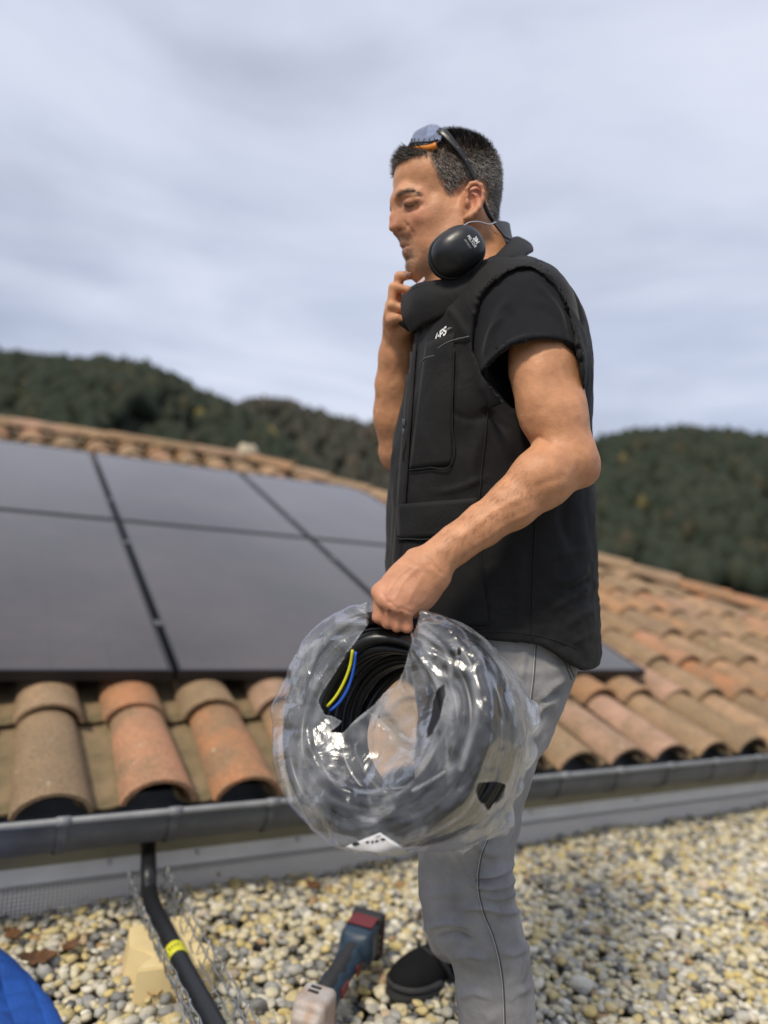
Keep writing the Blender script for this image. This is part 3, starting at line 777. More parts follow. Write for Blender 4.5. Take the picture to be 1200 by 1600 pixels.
def text_mesh(name, body, place, mat, parent, bold=0.0, shear=0.0):
    """lettering: place maps (x, y) of the text plane to a camera-frame point"""
    cu_ = bpy.data.curves.new(name, 'FONT'); cu_.body = body; cu_.size = 1.0; cu_.offset = bold; cu_.shear = shear; cu_.resolution_u = 3
    ob = bpy.data.objects.new(name, cu_); COL.objects.link(ob)
    dg = bpy.context.evaluated_depsgraph_get(); me = bpy.data.meshes.new_from_object(ob.evaluated_get(dg))
    bpy.data.objects.remove(ob)
    bm = bmesh.new(); bm.from_mesh(me); bmesh.ops.triangulate(bm, faces=bm.faces)
    bad = []
    for v in bm.verts:
        p = place(v.co.x, v.co.y)
        if p is None: bad.append(v)
        else: v.co = Vector(to_world(p))
    bmesh.ops.delete(bm, geom=bad, context='VERTS')
    bm.to_mesh(me); bm.free(); me.materials.clear(); me.materials.append(mat); me.name = name
    o = bpy.data.objects.new(name, me); COL.objects.link(o)
    if parent: child(o, parent)
    return o
# ---------------------------------------------------------------- the man
ZM = 1.24
person = empty('person', ground(760, 1800), 'man in black vest and grey jeans holding a wrapped coil, hand at his chin', 'person')

m, n, l, b = nt('skin')
vc = node(n, 'VertexColor', layer_name='Col'); t = n.new('ShaderNodeTexCoord')
x1 = node(n, 'TexNoise', Scale=45.0, Detail=5.0, Roughness=0.6); l.new(t.outputs['Object'], x1.inputs['Vector'])
rr = ramp(n, [(0.3, (0.84, 0.80, 0.78)), (0.7, (1.12, 1.10, 1.08))]); l.new(x1.outputs['Fac'], rr.inputs['Fac'])
mm = node(n, 'Mix', data_type='RGBA', blend_type='MULTIPLY'); mm.inputs['Factor'].default_value = 1
l.new(vc.outputs['Color'], mm.inputs['A']); l.new(rr.outputs['Color'], mm.inputs['B']); l.new(mm.outputs['Result'], b.inputs['Base Color'])
b.inputs['Roughness'].default_value = 0.52; b.inputs['Specular IOR Level'].default_value = 0.38
b.inputs['Subsurface Weight'].default_value = 0.22; b.inputs['Subsurface Radius'].default_value = (1.0, 0.35, 0.2); b.inputs['Subsurface Scale'].default_value = 0.006
x2 = node(n, 'TexNoise', Scale=420.0, Detail=3.0); l.new(t.outputs['Object'], x2.inputs['Vector'])
x3 = node(n, 'TexVoronoi', Scale=260.0); l.new(t.outputs['Object'], x3.inputs['Vector'])
ad = node(n, 'Math', operation='ADD'); l.new(x2.outputs['Fac'], ad.inputs[0]); l.new(x3.outputs['Distance'], ad.inputs[1])
bp = node(n, 'Bump', Strength=0.22, Distance=0.001); l.new(ad.outputs[0], bp.inputs['Height']); l.new(bp.outputs['Normal'], b.inputs['Normal'])
M_skin = m

# head frame: forward, up, and the side turned to the camera
YAW = math.radians(9.0)
HF = np.array([-math.cos(YAW), 0, -math.sin(YAW)]); HU = np.array([0, 1.0, 0]); HS = np.array([math.sin(YAW), 0, -math.cos(YAW)])
HR = np.array([HF, HU, HS])
HO = W(700, 310, ZM)
def hp(px, py, s=0.0):
    """head-frame point on the plane at side offset s that shows at this photo point"""
    r = W(px, py, 1.0); o = HO + HS * s
    tt = (o @ HS) / (r @ HS); return r * tt
def hmir(p): return p - 2 * ((p - HO) @ HS) * HS
def rotF(deg):      # rotate in the profile plane: rows are local axes
    a = math.radians(deg); return np.array([HF * math.cos(a) + HU * math.sin(a), -HF * math.sin(a) + HU * math.cos(a), HS])
body = SDF()
def hcone(a, b, ra, rb, k=0.01, op='u', both=False):
    body.cone(hp(*a), hp(*b), ra, rb, k, op)
    if both: body.cone(hmir(hp(*a)), hmir(hp(*b)), ra, rb, k, op)
def hell(c, r, deg=0, k=0.01, op='u', both=False, R=None):
    R = rotF(deg) if R is None else R
    body.ell(hp(*c), r, R, k, op)
    if both:
        Rm = R - 2 * np.outer(R @ HS, HS); body.ell(hmir(hp(*c)), r, Rm, k, op)
def trace(px, py, inn=0.0):
    """point where the sight line meets the shape so far, moved inwards by inn"""
    d = W(px, py, 1.0); d /= np.linalg.norm(d); t_ = 1.02
    for _ in range(60):
        e = body.ev((d * t_)[None])[0]
        if e < 2e-4: break
        t_ += max(e * 0.7, 2e-4)
        if t_ > 1.6: break
    p = d * t_; g = np.array([body.ev((p + h_)[None])[0] - body.ev((p - h_)[None])[0] for h_ in np.eye(3) * 1e-3])
    g /= np.linalg.norm(g) + 1e-9
    return p - g * inn
def groove(pts, r, k, inn=0.0, op='s'):
    P_ = [trace(x_, y_, inn) for x_, y_ in pts]; r = [r] * len(P_) if np.isscalar(r) else r
    Pm = [hmir(p) for p in P_]
    return lambda: (body.chain(P_, r, k, op), body.chain(Pm, r, k, op))
# skull and face masses
hell((708, 285), (0.076, 0.074, 0.073), -12)
hell((662.5, 286), (0.0535, 0.056, 0.055), 0, 0.03)
hell((731, 304), (0.046, 0.054, 0.062), 0, 0.02)
hell((689, 345), (0.0640, 0.062, 0.056), 8, 0.025)
hell((670, 374), (0.0365, 0.044, 0.040), 14, 0.018)
hell((661.5, 413), (0.0178, 0.0160, 0.018), 0, 0.012)
hcone((660, 412, 0.008), (708, 390, 0.047), 0.0150, 0.018, 0.028, both=True)
hcone((708, 390, 0.047), (722, 338, 0.053), 0.018, 0.013, 0.028, both=True)
hell((692, 366, 0.034), (0.034, 0.038, 0.020), 0, 0.03, both=True)
hell((672, 335, 0.042), (0.024, 0.013, 0.012), -10, 0.026, both=True)         # cheekbone
# brow
hcone((622.5, 312, 0.006), (631, 306, 0.028), 0.0072, 0.0080, 0.022, both=True)
hcone((631, 306, 0.028), (653, 308, 0.047), 0.0080, 0.0062, 0.022, both=True)
# shallow eye sockets with closed lids
hell((627, 320, 0.025), (0.0070, 0.0070, 0.0105), 0, 0.014, 's', both=True)
hell((641.5, 317.5, 0.0290), (0.0125, 0.0100, 0.0150), 0, 0.008, both=True)
# nose
hcone((621.5, 322), (616.2, 340), 0.0064, 0.0076, 0.012)
hcone((616.2, 340), (613.4, 356.0), 0.0068, 0.0066, 0.007)
hell((625.0, 355.0, 0.0112), (0.0086, 0.0066, 0.0054), 0, 0.007, both=True)
hcone((615.0, 359.0), (626.0, 360.5), 0.0030, 0.0034, 0.004)
hell((641.5, 341, 0.022), (0.0135, 0.018, 0.0115), 0, 0.018, both=True)
hcone((630, 326, 0.008), (633, 346, 0.013), 0.0080, 0.0092, 0.014, both=True)
hcone((633, 346, 0.013), (642, 362, 0.016), 0.0092, 0.0110, 0.016, both=True)
# mouth
hcone((634.0, 367, 0.0), (636.0, 380, 0.0), 0.0090, 0.0085, 0.012)
hcone((634.5, 380.5, 0.0), (646, 380.0, 0.017), 0.0066, 0.0045, 0.010, both=True)
hcone((638.5, 394.0, 0.0), (647, 388.5, 0.015), 0.0064, 0.0046, 0.009, both=True)
grooves = [
    groove([(631, 318.5), (637, 321.5), (645, 320), (655, 313.5)], [.0008, .0012, .0012, .0006], 0.0025),      # lash line
    groove([(630, 311.5), (640, 308.5), (650, 307), (660, 306.5)], [.0010, .0010, .0009, .0005], 0.004),         # lid fold
    groove([(640, 329), (650, 326), (658, 320)], .0006, 0.007),
    groove([(620.5, 360.5), (627, 359.5)], [.0028, .0022], 0.003, 0.0005),                                          # nostril
    groove([(632.5, 347), (635.5, 353), (634, 360)], .0008, 0.004),                                               # wing of the nose
    groove([(637, 352), (644, 362), (650, 373)], .0001, 0.005),                                       # cheek fold
    groove([(627.2, 388.6), (632, 386.0), (638, 384.2), (643, 383.4), (647, 382.6)], [.0014, .0017, .0017, .0014, .0007], 0.003, 0.0005),
    groove([(637.5, 404.5), (645, 403)], .0014, 0.012)]
for g_ in grooves: g_()
# ears
for far_ in (0, 1):
    q = (lambda p: hmir(p)) if far_ else (lambda p: p)
    E_ = lambda px, py, s: q(hp(px, py, s + 0.006))
    tilt = math.radians(-16)
    ex = HF * math.cos(tilt) - HU * math.sin(tilt); ez = HS * 0.93 + ex * 0.30; ez /= np.linalg.norm(ez); ex = ex - ez * (ex @ ez); ex /= np.linalg.norm(ex)
    Rr = np.array([ex, -np.cross(ex, ez), ez])
    if far_: Rr = Rr - 2 * np.outer(Rr @ HS, HS)
    body.ell(E_(740, 312, 0.0725), (0.0150, 0.0280, 0.0050), Rr, 0.005)
    body.ell(E_(731, 318, 0.062), (0.010, 0.020, 0.013), None, 0.008)
    hel = [(732, 321, .0755), (729, 308, .0770), (730, 296, .0790), (736.0, 288.0, .0815), (744, 286, .0840), (751.5, 290.5, .0860), (754.5, 301, .0865), (753.5, 313, .0860), (748.5, 324, .0845), (741.5, 332.5, .0820), (733.5, 339, .0790), (727.5, 341, .0750)]
    hs_ = [E_(*p) for p in hel]
    body.chain(hs_, [.0028, .0032, .0036, .0038, .0038, .0038, .0037, .0036, .0036, .0042, .0050, .0040], 0.003)
    body.chain([E_(737, 301, .0785), E_(744, 305, .0800), E_(746, 314, .0805), E_(742, 325, .0800)], [.0018, .0024, .0026, .0026], 0.004)
    body.ell(E_(737, 316.5, 0.0800), (0.0075, 0.0120, 0.0070), None, 0.003, 's')
    body.chain([E_(734, 298, .0820), E_(743, 294.5, .0845), E_(749.5, 301, .0850), E_(748.5, 313, .0850)], [.0022, .0028, .0026, .0020], 0.0025, 's')
    body.ell(E_(730, 317, 0.0770), (0.0040, 0.0060, 0.0040), None, 0.004)
# neck and hidden trunk
body.cone(W(727, 350, ZM), W(748, 440, ZM), 0.050, 0.060, 0.025)
body.cone(W(748, 440, ZM), W(765, 520, ZM), 0.062, 0.080, 0.03)
body.cone(hp(675, 405), W(705, 470, ZM), 0.022, 0.032, 0.04)
body.chain([W(668, 425, ZM - .004), W(676, 440, ZM - .004)], [.010, .011], 0.02)
body.chain([hp(742, 342, .055), W(700, 455, ZM - .03)], [.014, .013], 0.03)
body.chain([W(765, 520, ZM), W(765, 760, ZM), W(770, 1000, ZM)], [.085, .09, .10], 0.05)
# near arm
SHO = W(832, 480, 1.09)
body.chain([W(765, 500, ZM), SHO], [0.07, 0.055], 0.04)
body.chain([SHO, W(848, 575, 1.055), W(866, 650, 1.04), W(886, 715, 1.032)], [0.046, 0.0445, 0.0420, 0.0405], 0.022)
body.ell(W(838, 615, 1.035), (0.026, 0.050, 0.032), None, 0.022)                   # biceps
body.ell(W(884, 630, 1.055), (0.020, 0.052, 0.030), None, 0.022)                    # triceps
body.ell(W(913, 737, 1.03), (0.020, 0.019, 0.018), None, 0.022)                   # elbow point
pxr = lambda r, z: r * z / F
body.chain([W(884, 716, 1.030), W(848, 748, 1.016), W(800, 788, 1.005), W(752, 822, 0.998), W(712, 850, .992), W(684, 872, .988), W(668, 886, .986)],
           [pxr(42, 1.03), pxr(43.5, 1.01), pxr(35.5, 1.0), pxr(30, 1.0), pxr(26.5, .99), pxr(25, .99), pxr(25, .99)], 0.018)
body.ell(W(838, 738, 1.005), (0.030, 0.019, 0.026), np.array([[-.84, -.54, 0], [.54, -.84, 0], [0, 0, 1.]]), 0.03)   # brachioradialis
body.ell(W(690, 891, .975), (0.010, 0.010, 0.010), None, 0.014)                   # wrist bone
# near hand, closed over the film
HZ = 0.978
kn = [W(594, 925, HZ - .002), W(603, 937, HZ - .012), W(617.5, 947, HZ - .016), W(635, 952, HZ - .012)]
wr = W(668, 888, .986)
for i, (p, w0, w1) in enumerate(zip(kn, (.0175, .0180, .0180, .0170), (.0112, .0116, .0114, .0108))):
    st = wr + (np.array([-.016, .010, 0.008]), np.array([-.006, .003, -.004]), np.array([.004, -.006, -.008]), np.array([.014, -.014, -.004]))[i]
    body.cone(st, p, w0, w1, 0.012)
body.ell(W(640, 915, HZ + .006), (0.036, 0.030, 0.014), np.array([[-.76, -.65, 0], [.65, -.76, 0], [0, 0, 1.]]), 0.014)
body.ell(W(655, 935, HZ + .010), (0.020, 0.034, 0.014), np.array([[.65, -.76, 0], [-.76, -.65, 0], [0, 0, 1.]]).T, 0.014)
pip = [W(591.0, 964, HZ - .002), W(605.0, 973, HZ - .009), W(620.0, 978, HZ - .010), W(635.5, 979, HZ - .006)]
dip = [W(597.0, 970, HZ + .026), W(609, 976, HZ + .022), W(622, 980, HZ + .022), W(636, 980, HZ + .022)]
tip = [W(604, 952, HZ + .034), W(615, 955, HZ + .032), W(627, 957, HZ + .032), W(637, 960, HZ + .030)]
for i in range(4):
    r0 = (.0086, .0082, .0080, .0084)[i]
    body.cone(kn[i], kn[i], .0108, .0108, 0.006)
    body.cone(kn[i], pip[i], r0 + .0002, r0 - .0004, 0.0022)
    body.cone(pip[i], dip[i], r0 - .0003, r0 - .0014, 0.003)
    body.cone(dip[i], tip[i], r0 - .0014, r0 - .0024, 0.003)
for i in range(3):
    ga_, gb__ = (kn[i] + kn[i + 1]) / 2 + np.array([0, -.008, -.0085]), (pip[i] + pip[i + 1]) / 2 + np.array([0, -.010, -.0070])
    body.cone(ga_, gb__, .0024, .0036, 0.002, 's')
body.chain([W(622, 905, HZ + .022), W(604, 932, HZ + .034), W(606, 958, HZ + .040)], [.0125, .0105, .0085], 0.008)   # thumb behind the fingers
# far arm
body.chain([W(770, 500, 1.32), W(745, 480, 1.40), W(668, 680, 1.40), W(632, 702, 1.37)], [.06, .055, .045, .043], 0.03)
body.chain([W(629, 694, 1.365), W(624, 650, 1.345), W(622, 600, 1.32), W(622, 555, 1.295), W(623, 527, 1.28)], [.0400, .0440, .0370, .0295, .0250], 0.025)
body.ell(W(613, 712, 1.37), (0.016, 0.016, 0.016), None, 0.022)
# far hand under the chin
FZ = 1.245
body.ell(W(622, 507, FZ + .010), (0.024, 0.030, 0.017), None, 0.016)
body.cone(W(623, 527, 1.28), W(620, 500, FZ + .008), .0225, .021, 0.016)
kf = [W(618, 470, FZ + .012), W(611, 478, FZ - .002), W(609, 488, FZ - .012), W(613, 500, FZ - .020)]
pf = [W(624, 432, FZ + .002), W(615, 449, FZ - .006), W(613, 478, FZ - .026), W(620, 497, FZ - .034)]
tf_ = [W(640, 430, FZ - .006), W(637, 453, FZ - .010), W(640, 486, FZ - .030), W(640, 502, FZ - .034)]
for i in range(4):
    r0 = (.0084, .0082, .0084, .0070)[i]
    body.cone(W(620, 503, FZ + .004), kf[i], .012, .0108, 0.010)
    body.cone(kf[i], pf[i], r0 + .0006, r0, 0.004)
    body.cone(pf[i], tf_[i], r0 - .0002, r0 - .0012, 0.003)
body.chain([W(634, 512, FZ - .006), W(646, 490, FZ - .016), W(650, 468, FZ - .012)], [.0125, .0105, .0085], 0.010)

HAIRLINE = [(600, 256), (616, 262), (632, 252), (650, 246), (668, 243), (673, 258), (681, 276), (691, 292), (696, 307), (703, 308), (712, 300), (724, 291), (733, 285), (752, 284), (759, 296), (757, 312), (760, 326), (768, 340), (776, 352), (830, 360), (830, 150), (600, 150)]
def in_poly(x, y, poly):
    r = np.zeros(len(x), bool); n_ = len(poly)
    for i in range(n_):
        (x0, y0), (x1, y1) = poly[i], poly[(i + 1) % n_]
        c = ((y0 > y) != (y1 > y)) & (x < (x1 - x0) * (y - y0) / (y1 - y0 + 1e-12) + x0); r ^= c
    return r
def hair_mask(V):
    s_ = (V - HO) @ HS; Vn = np.where((s_ < 0)[:, None], V - 2 * s_[:, None] * HS, V)
    x, y = to_px(Vn); return in_poly(x, y, HAIRLINE) * np.clip(seg_dist2d(x, y, HAIRLINE) / np.where(x < 668, 2.5, 10.0), 0, 1) * (V[:, 1] > HO[1] - 0.06)
def skin_colour(V, N):
    x, y = to_px(V); C = np.tile(np.array([0.56, 0.282, 0.150]), (len(V), 1))
    def blend(c, w): 
        nonlocal C
        C = C * (1 - w[:, None]) + np.array(c) * w[:, None]
    g = lambda p, r: np.exp(-(((V - p) ** 2).sum(1)) / (2 * r * r))
    head = y < 470
    for m_ in (0, 1):
        q = hmir if m_ else (lambda z: z)
        blend((0.58, 0.245, 0.165), 0.6 * g(q(hp(650, 340, 0.045)), 0.020))
        blend((0.58, 0.215, 0.160), 0.7 * g(q(hp(748, 305, 0.082)), 0.016))
        blend((0.40, 0.195, 0.125), 0.4 * g(q(hp(634, 319, 0.030)), 0.008))
        blend((0.40, 0.20, 0.15), 0.35 * g(q(hp(646, 330, 0.04)), 0.006))
    blend((0.58, 0.235, 0.165), 0.7 * g(hp(616, 350), 0.013))
    blend((0.10, 0.04, 0.03), 0.9 * np.clip(1 - seg_dist2d(x, y, [(621, 360.0), (627, 359.3)]) / 2.6, 0, 1) * (V[:, 2] < ZM + .02))  # dark of the nostril opening, painted into the skin
    blend((0.16, 0.095, 0.065), 0.48 * np.clip(1.3 - seg_dist2d(x, y, [(621, 304.5), (632, 300), (645, 299), (658, 303.5)]) / 5.0, 0, 1) * (V[:, 2] < ZM - .005))
    blend((0.36, 0.18, 0.12), 0.3 * np.clip(1 - seg_dist2d(x, y, [(626, 312), (632, 316), (640, 322)]) / 5.0, 0, 1) * (V[:, 2] < ZM - .005))  # shade of the eye socket under the brow, put into the skin colour
    # beard shadow and lips
    jaw = np.clip(1 - seg_dist3d(V, [hp(640, 372), hp(650, 408), hp(690, 405, .03), hp(722, 360, .06)]) / 0.036, 0, 1) ** 0.8
    blend((0.25, 0.175, 0.135), 0.72 * jaw * np.clip((y - 360) / 8, 0, 1) * np.where(y < 386, 0.65, 1.0))
    lipd = np.minimum(seg_dist3d(V, [hp(627, 383, 0), hp(641, 382, .017), hp(649, 381.5, .0245)]), seg_dist3d(V, [hp(630, 392, 0), hp(640, 388, .016)]))
    blend((0.42, 0.185, 0.15), 0.75 * np.clip(1 - lipd / 0.0065, 0, 1))
    # hands redder, forearm hair shade
    hand = np.exp(-(((V - W(620, 945, HZ)) ** 2).sum(1)) / (2 * 0.045 ** 2)); blend((0.52, 0.255, 0.18), 0.55 * hand)
    for p in kn + pip: blend((0.52, 0.21, 0.15), 0.35 * np.exp(-(((V - p) ** 2).sum(1)) / (2 * 0.008 ** 2)))
    blend((0.52, 0.23, 0.16), 0.6 * g(W(922, 742, 1.03), 0.022))
    blend((0.055, 0.048, 0.044), 0.85 * hair_mask(V))
    return C
def skin_post(V, N):
    x, y = to_px(V)
    D = 0.0007 * fbm(V * 55, 2, 21)
    # tendons and veins on the near forearm and hand
    near = V[:, 2] < 1.07
    for pts, w, a in [([(820, 775), (770, 800), (720, 838)], 7, .0011), ([(860, 790), (800, 815), (745, 852)], 6, .0011), ([(650, 890), (630, 910), (618, 935)], 4, .0012), ([(660, 900), (645, 925), (637, 942)], 4, .0010),
                      ([(640, 885), (618, 905), (606, 925)], 4, .0012), ([(672, 882), (690, 896)], 4, -.0012), ([(668, 872), (682, 886)], 3, -.0008), ([(598, 928), (606, 941)], 3, -.0014), ([(610, 941), (622, 952)], 3, -.0014), ([(626, 950), (642, 957)], 3, -.0012), ([(893, 690), (905, 715), (900, 750)], 9, -.0014), ([(828, 688), (843, 684), (858, 692)], 5, -.0018), ([(838, 760), (880, 745)], 8, -.0010)]:
        P2 = spline(pts, 20) if len(pts) > 2 else pts
        d = seg_dist2d(x, y, [tuple(q) for q in P2]) / w
        D = D + a * np.exp(-d * d * 1.5) * near * (N[:, 2] < 0)
    return V + N * D[:, None]
body_o, BV, BQ = sculpt('body', body, [-0.06, -0.24, 0.90], [0.36, 0.66, 1.50], 0.0020, M_skin, person, skin_post, 1, skin_colour)
body_bvh = bvh_of(BV, BQ)
# ---------------------------------------------------------------- hair, brows, lashes
m, n, l, b = nt('hair')
vc = node(n, 'VertexColor', layer_name='Col'); l.new(vc.outputs['Color'], b.inputs['Base Color']); b.inputs['Roughness'].default_value = 0.45; b.inputs['Specular IOR Level'].default_value = 0.35
M_hair = m
def strands(name, P, D, L, R, C, parent, bend=None):
    """n thin tapering strands from P along D; one joined mesh"""
    nn = len(P); a = np.cross(D, [0.31, 0.77, 0.55]); a /= np.linalg.norm(a, axis=1)[:, None] + 1e-9; c = np.cross(D, a)
    rings = []
    for k, (t_, w) in enumerate(((0, 1.0), (0.55, 0.85), (1.0, 0.25))):
        o = P + D * (L * t_)[:, None] + (0 if bend is None else bend * (L * t_ * t_)[:, None])
        for j in range(3):
            an = 2 * math.pi * j / 3; rings.append(o + (a * math.cos(an) + c * math.sin(an)) * (R * w)[:, None])
    V = np.stack(rings, 1).reshape(-1, 3)
    f = np.array([(k * 3 + j, k * 3 + (j + 1) % 3, k * 3 + 3 + (j + 1) % 3, k * 3 + 3 + j) for k in (0, 1) for j in range(3)])
    Fc = (f[None] + (np.arange(nn) * 9)[:, None, None]).reshape(-1, 4)
    o = mesh(name, to_world(V), Fc, M_hair, None, True)
    at = o.data.color_attributes.new('Col', 'FLOAT_COLOR', 'POINT')
    at.data.foreach_set('color', np.c_[np.repeat(C, 9, 0), np.ones(nn * 9)].astype(np.float32).ravel())
    return child(o, parent)
BN = normals(BV, BQ)
BN = BN * np.sign(((BV - (HO + np.array([0, .0, 0]))) * BN).sum(1).mean())
hmf = hair_mask(BV); hm = hmf > 0.02
hi_ = np.nonzero(hm)[0]
rs = np.random.RandomState(5)
outw = np.sign(((BV[hi_] - HO) * BN[hi_]).sum(1)); NH = BN[hi_] * outw[:, None]
NS = 26000
pick = rs.choice(len(hi_), NS, p=(0.12 + hmf[hi_]) / (0.12 + hmf[hi_]).sum()); P = BV[hi_][pick] + rs.normal(0, 0.0009, (NS, 3)); Nn = NH[pick]
lf, lu, ls = (P - HO) @ HF, (P - HO) @ HU, (P - HO) @ HS
topw = np.clip((lu - 0.030) / 0.045, 0, 1); front = np.clip((lf - 0.055) / 0.03, 0, 1) * topw
back = np.clip((-lf - 0.03) / 0.04, 0, 1)
flow = HF * 0.9 * topw[:, None] + HF[None] * 0.8 * front[:, None] - HU[None] * (0.8 * (1 - topw))[:, None] - HF[None] * (0.45 * (1 - topw))[:, None]
D = Nn * (0.50 + 0.55 * topw)[:, None] + flow * 0.8 + rs.normal(0, 0.15, (NS, 3)); D /= np.linalg.norm(D, axis=1)[:, None]
L = (0.0060 + 0.0062 * topw + 0.007 * front + 0.002 * back) * rs.uniform(0.7, 1.25, NS)
hx_, hy_ = to_px(P); under = (hx_ > 636) & (hx_ < 694) & (hy_ < 236) & (P[:, 2] < ZM + .08); L = np.where(under & (hx_ > 640), L * 0.45, L); 
L = L * np.clip(0.45 + hmf[hi_][pick], 0.45, 1.0)
g = rs.uniform(0, 1, NS); grey = np.clip(0.80 * (1 - topw) + 0.14, 0, 1)
C = np.where((g < grey * 0.45)[:, None], np.array([0.50, 0.48, 0.45]), np.where((g < grey)[:, None], np.array([0.19, 0.175, 0.158]), np.array([0.024, 0.020, 0.018]))) * rs.uniform(0.7, 1.25, NS)[:, None]
hair = strands('hair', P, D, L, np.full(NS, 0.00030), C, person)
# eyebrows: short flat strands on both sides
bp_, bd_ = [], []
for k in range(900):
    t_ = rs.beta(1.1, 1.7) * .90; mid = spline([(620.5, 304.5), (632, 299.5), (645, 298.5), (660, 304.0)], 101)[int(t_ * 100)]
    q = mid + np.array([rs.normal(0, 1.2), rs.normal(0.6, 2.6 * (1 - 0.55 * t_))])
    c, nn = cast(body_bvh, q[0], q[1], 0.0002)
    if c is None: continue
    d = -HF * 0.9 + HU * (0.25 - 0.55 * t_) + nn * 0.22 + rs.normal(0, 0.12, 3); bp_.append(c); bd_.append(d / np.linalg.norm(d))
bp_, bd_ = np.array(bp_), np.array(bd_)
mirv = lambda A: A - 2 * (A @ HS)[:, None] * HS
P = np.vstack([bp_, HO + mirv(bp_ - HO)]); D = np.vstack([bd_, mirv(bd_)]); nn = len(P)
strands('eyebrows', P, D, rs.uniform(.003, .0055, nn), np.full(nn, .00016), np.tile([0.075, 0.048, 0.032], (nn, 1)) * rs.uniform(.6, 1.5, nn)[:, None], person)
P, D = [], []
for k in range(70):
    q = spline([(632, 318.8), (637, 321.6), (645, 320.2), (655, 313.8)], 71)[k]
    c, nn = cast(body_bvh, q[0], q[1], 0.0004)
    if c is None: continue
    d = nn * 0.8 + HF * 0.5 - HU * 0.8 + rs.normal(0, .1, 3); P.append(c); D.append(d / np.linalg.norm(d))
P, D = np.array(P), np.array(D)
strands('eyelashes', P, D, rs.uniform(.003, .0045, len(P)), np.full(len(P), .0003), np.tile([0.02, 0.014, 0.01], (len(P), 1)), person)
# beard stubble
bx, by = to_px(BV); jw = np.clip(1 - seg_dist3d(BV, [hp(640, 374), hp(652, 410), hp(690, 405, .03), hp(722, 365, .06)]) / 0.032, 0, 1) * (by > 362) * (by < 440) * (BV[:, 2] < ZM + .02)
jw = jw * (1 - np.clip(1 - seg_dist2d(bx, by, [(627, 387), (640, 384), (649, 381)]) / 5, 0, 1)); jw[(bx > 720) | (bx < 615)] = 0; jw = jw * np.where(by < 384, 0.35, 1.0)
pk = rs.choice(len(BV), 5200, p=jw / jw.sum()); Pn = BN[pk]; Pn = Pn * -np.sign(Pn[:, 2:3] + 1e-9); Pb = BV[pk] + rs.normal(0, .0007, (5200, 3)) * np.array([1, 1, .2])
Dd = Pn * .5 - HU * .8 + rs.normal(0, .3, (5200, 3)); Dd /= np.linalg.norm(Dd, axis=1)[:, None]
strands('stubble', Pb, Dd, rs.uniform(.0008, .0016, 5200), np.full(5200, .00011), np.where(rs.uniform(0, 1, 5200)[:, None] < .25, np.array([.30, .28, .26]), np.array([.05, .036, .028])), person)
# fine dark hairs on the near forearm
P, D = [], []
for k in range(420):
    t_ = rs.uniform(0, 1); mid = np.array([835, 742]) * (1 - t_) + np.array([690, 872]) * t_
    q = mid + np.array([0.5, 0.86]) * rs.uniform(-44 + 14 * t_, 30 - 8 * t_)
    c, nn = cast(body_bvh, q[0], q[1], 0.0)
    if c is None or c[2] > 1.06: continue
    d = np.array([-0.55, -0.75, 0]) + nn * 0.30 + rs.normal(0, .25, 3); P.append(c); D.append(d / np.linalg.norm(d))
P, D = np.array(P), np.array(D)
strands('arm_hair', P, D, rs.uniform(.005, .011, len(P)), np.full(len(P), .00009), np.tile([0.11, 0.065, 0.04], (len(P), 1)), person)
patch('finger_nail', body_bvh, [(634, 424.5), (643, 425.5), (643.5, 431), (634.5, 430.5)], basic('nail', (0.50, 0.30, 0.25), 0.3), body_o, 6, 5, 0.0003)
# ---------------------------------------------------------------- cloth materials
def cloth(name, col, col2, rough, weave, wscale, fold=0.0, sheen=0.0, fscale=9.0):
    m, n, l, b = nt(name)
    t = n.new('ShaderNodeTexCoord')
    x = node(n, 'TexNoise', Scale=14.0, Detail=6.0, Roughness=0.6); l.new(t.outputs['Object'], x.inputs['Vector'])
    r = ramp(n, [(0.32, col), (0.70, col2)]); l.new(x.outputs['Fac'], r.inputs['Fac']); l.new(r.outputs['Color'], b.inputs['Base Color'])
    b.inputs['Roughness'].default_value = rough; b.inputs['Specular IOR Level'].default_value = 0.25
    b.inputs['Sheen Weight'].default_value = sheen; b.inputs['Sheen Roughness'].default_value = 0.5
    w1 = node(n, 'TexNoise', Scale=wscale, Detail=2.0); l.new(t.outputs['Object'], w1.inputs['Vector'])
    w2 = node(n, 'TexNoise', Scale=fscale, Detail=4.0, Distortion=0.6); l.new(t.outputs['Object'], w2.inputs['Vector'])
    b1 = node(n, 'Bump', Strength=weave, Distance=0.001); l.new(w1.outputs['Fac'], b1.inputs['Height'])
    b2 = node(n, 'Bump', Strength=fold, Distance=0.012); l.new(w2.outputs['Fac'], b2.inputs['Height']); l.new(b1.outputs['Normal'], b2.inputs['Normal'])
    l.new(b2.outputs['Normal'], b.inputs['Normal'])
    return m
M_vest = cloth('black_vest_cloth', (0.0070, 0.0068, 0.0072), (0.0115, 0.0110, 0.0112), 0.72, 0.35, 900, 0.55, 0.04)
M_vest2 = cloth('black_vest_lining', (0.008, 0.008, 0.009), (0.012, 0.012, 0.013), 0.9, 0.3, 700, 0.2)
M_tee = cloth('black_jersey', (0.0062, 0.0066, 0.0092), (0.0092, 0.0096, 0.0128), 0.9, 0.3, 1100, 0.22, 0.10)
M_thread = basic('grey_piping', (0.10, 0.10, 0.105), 0.6)
M_blackthread = basic('black_stitching', (0.007, 0.007, 0.007), 0.8)
M_white = basic('white_print', (0.75, 0.75, 0.75), 0.6)

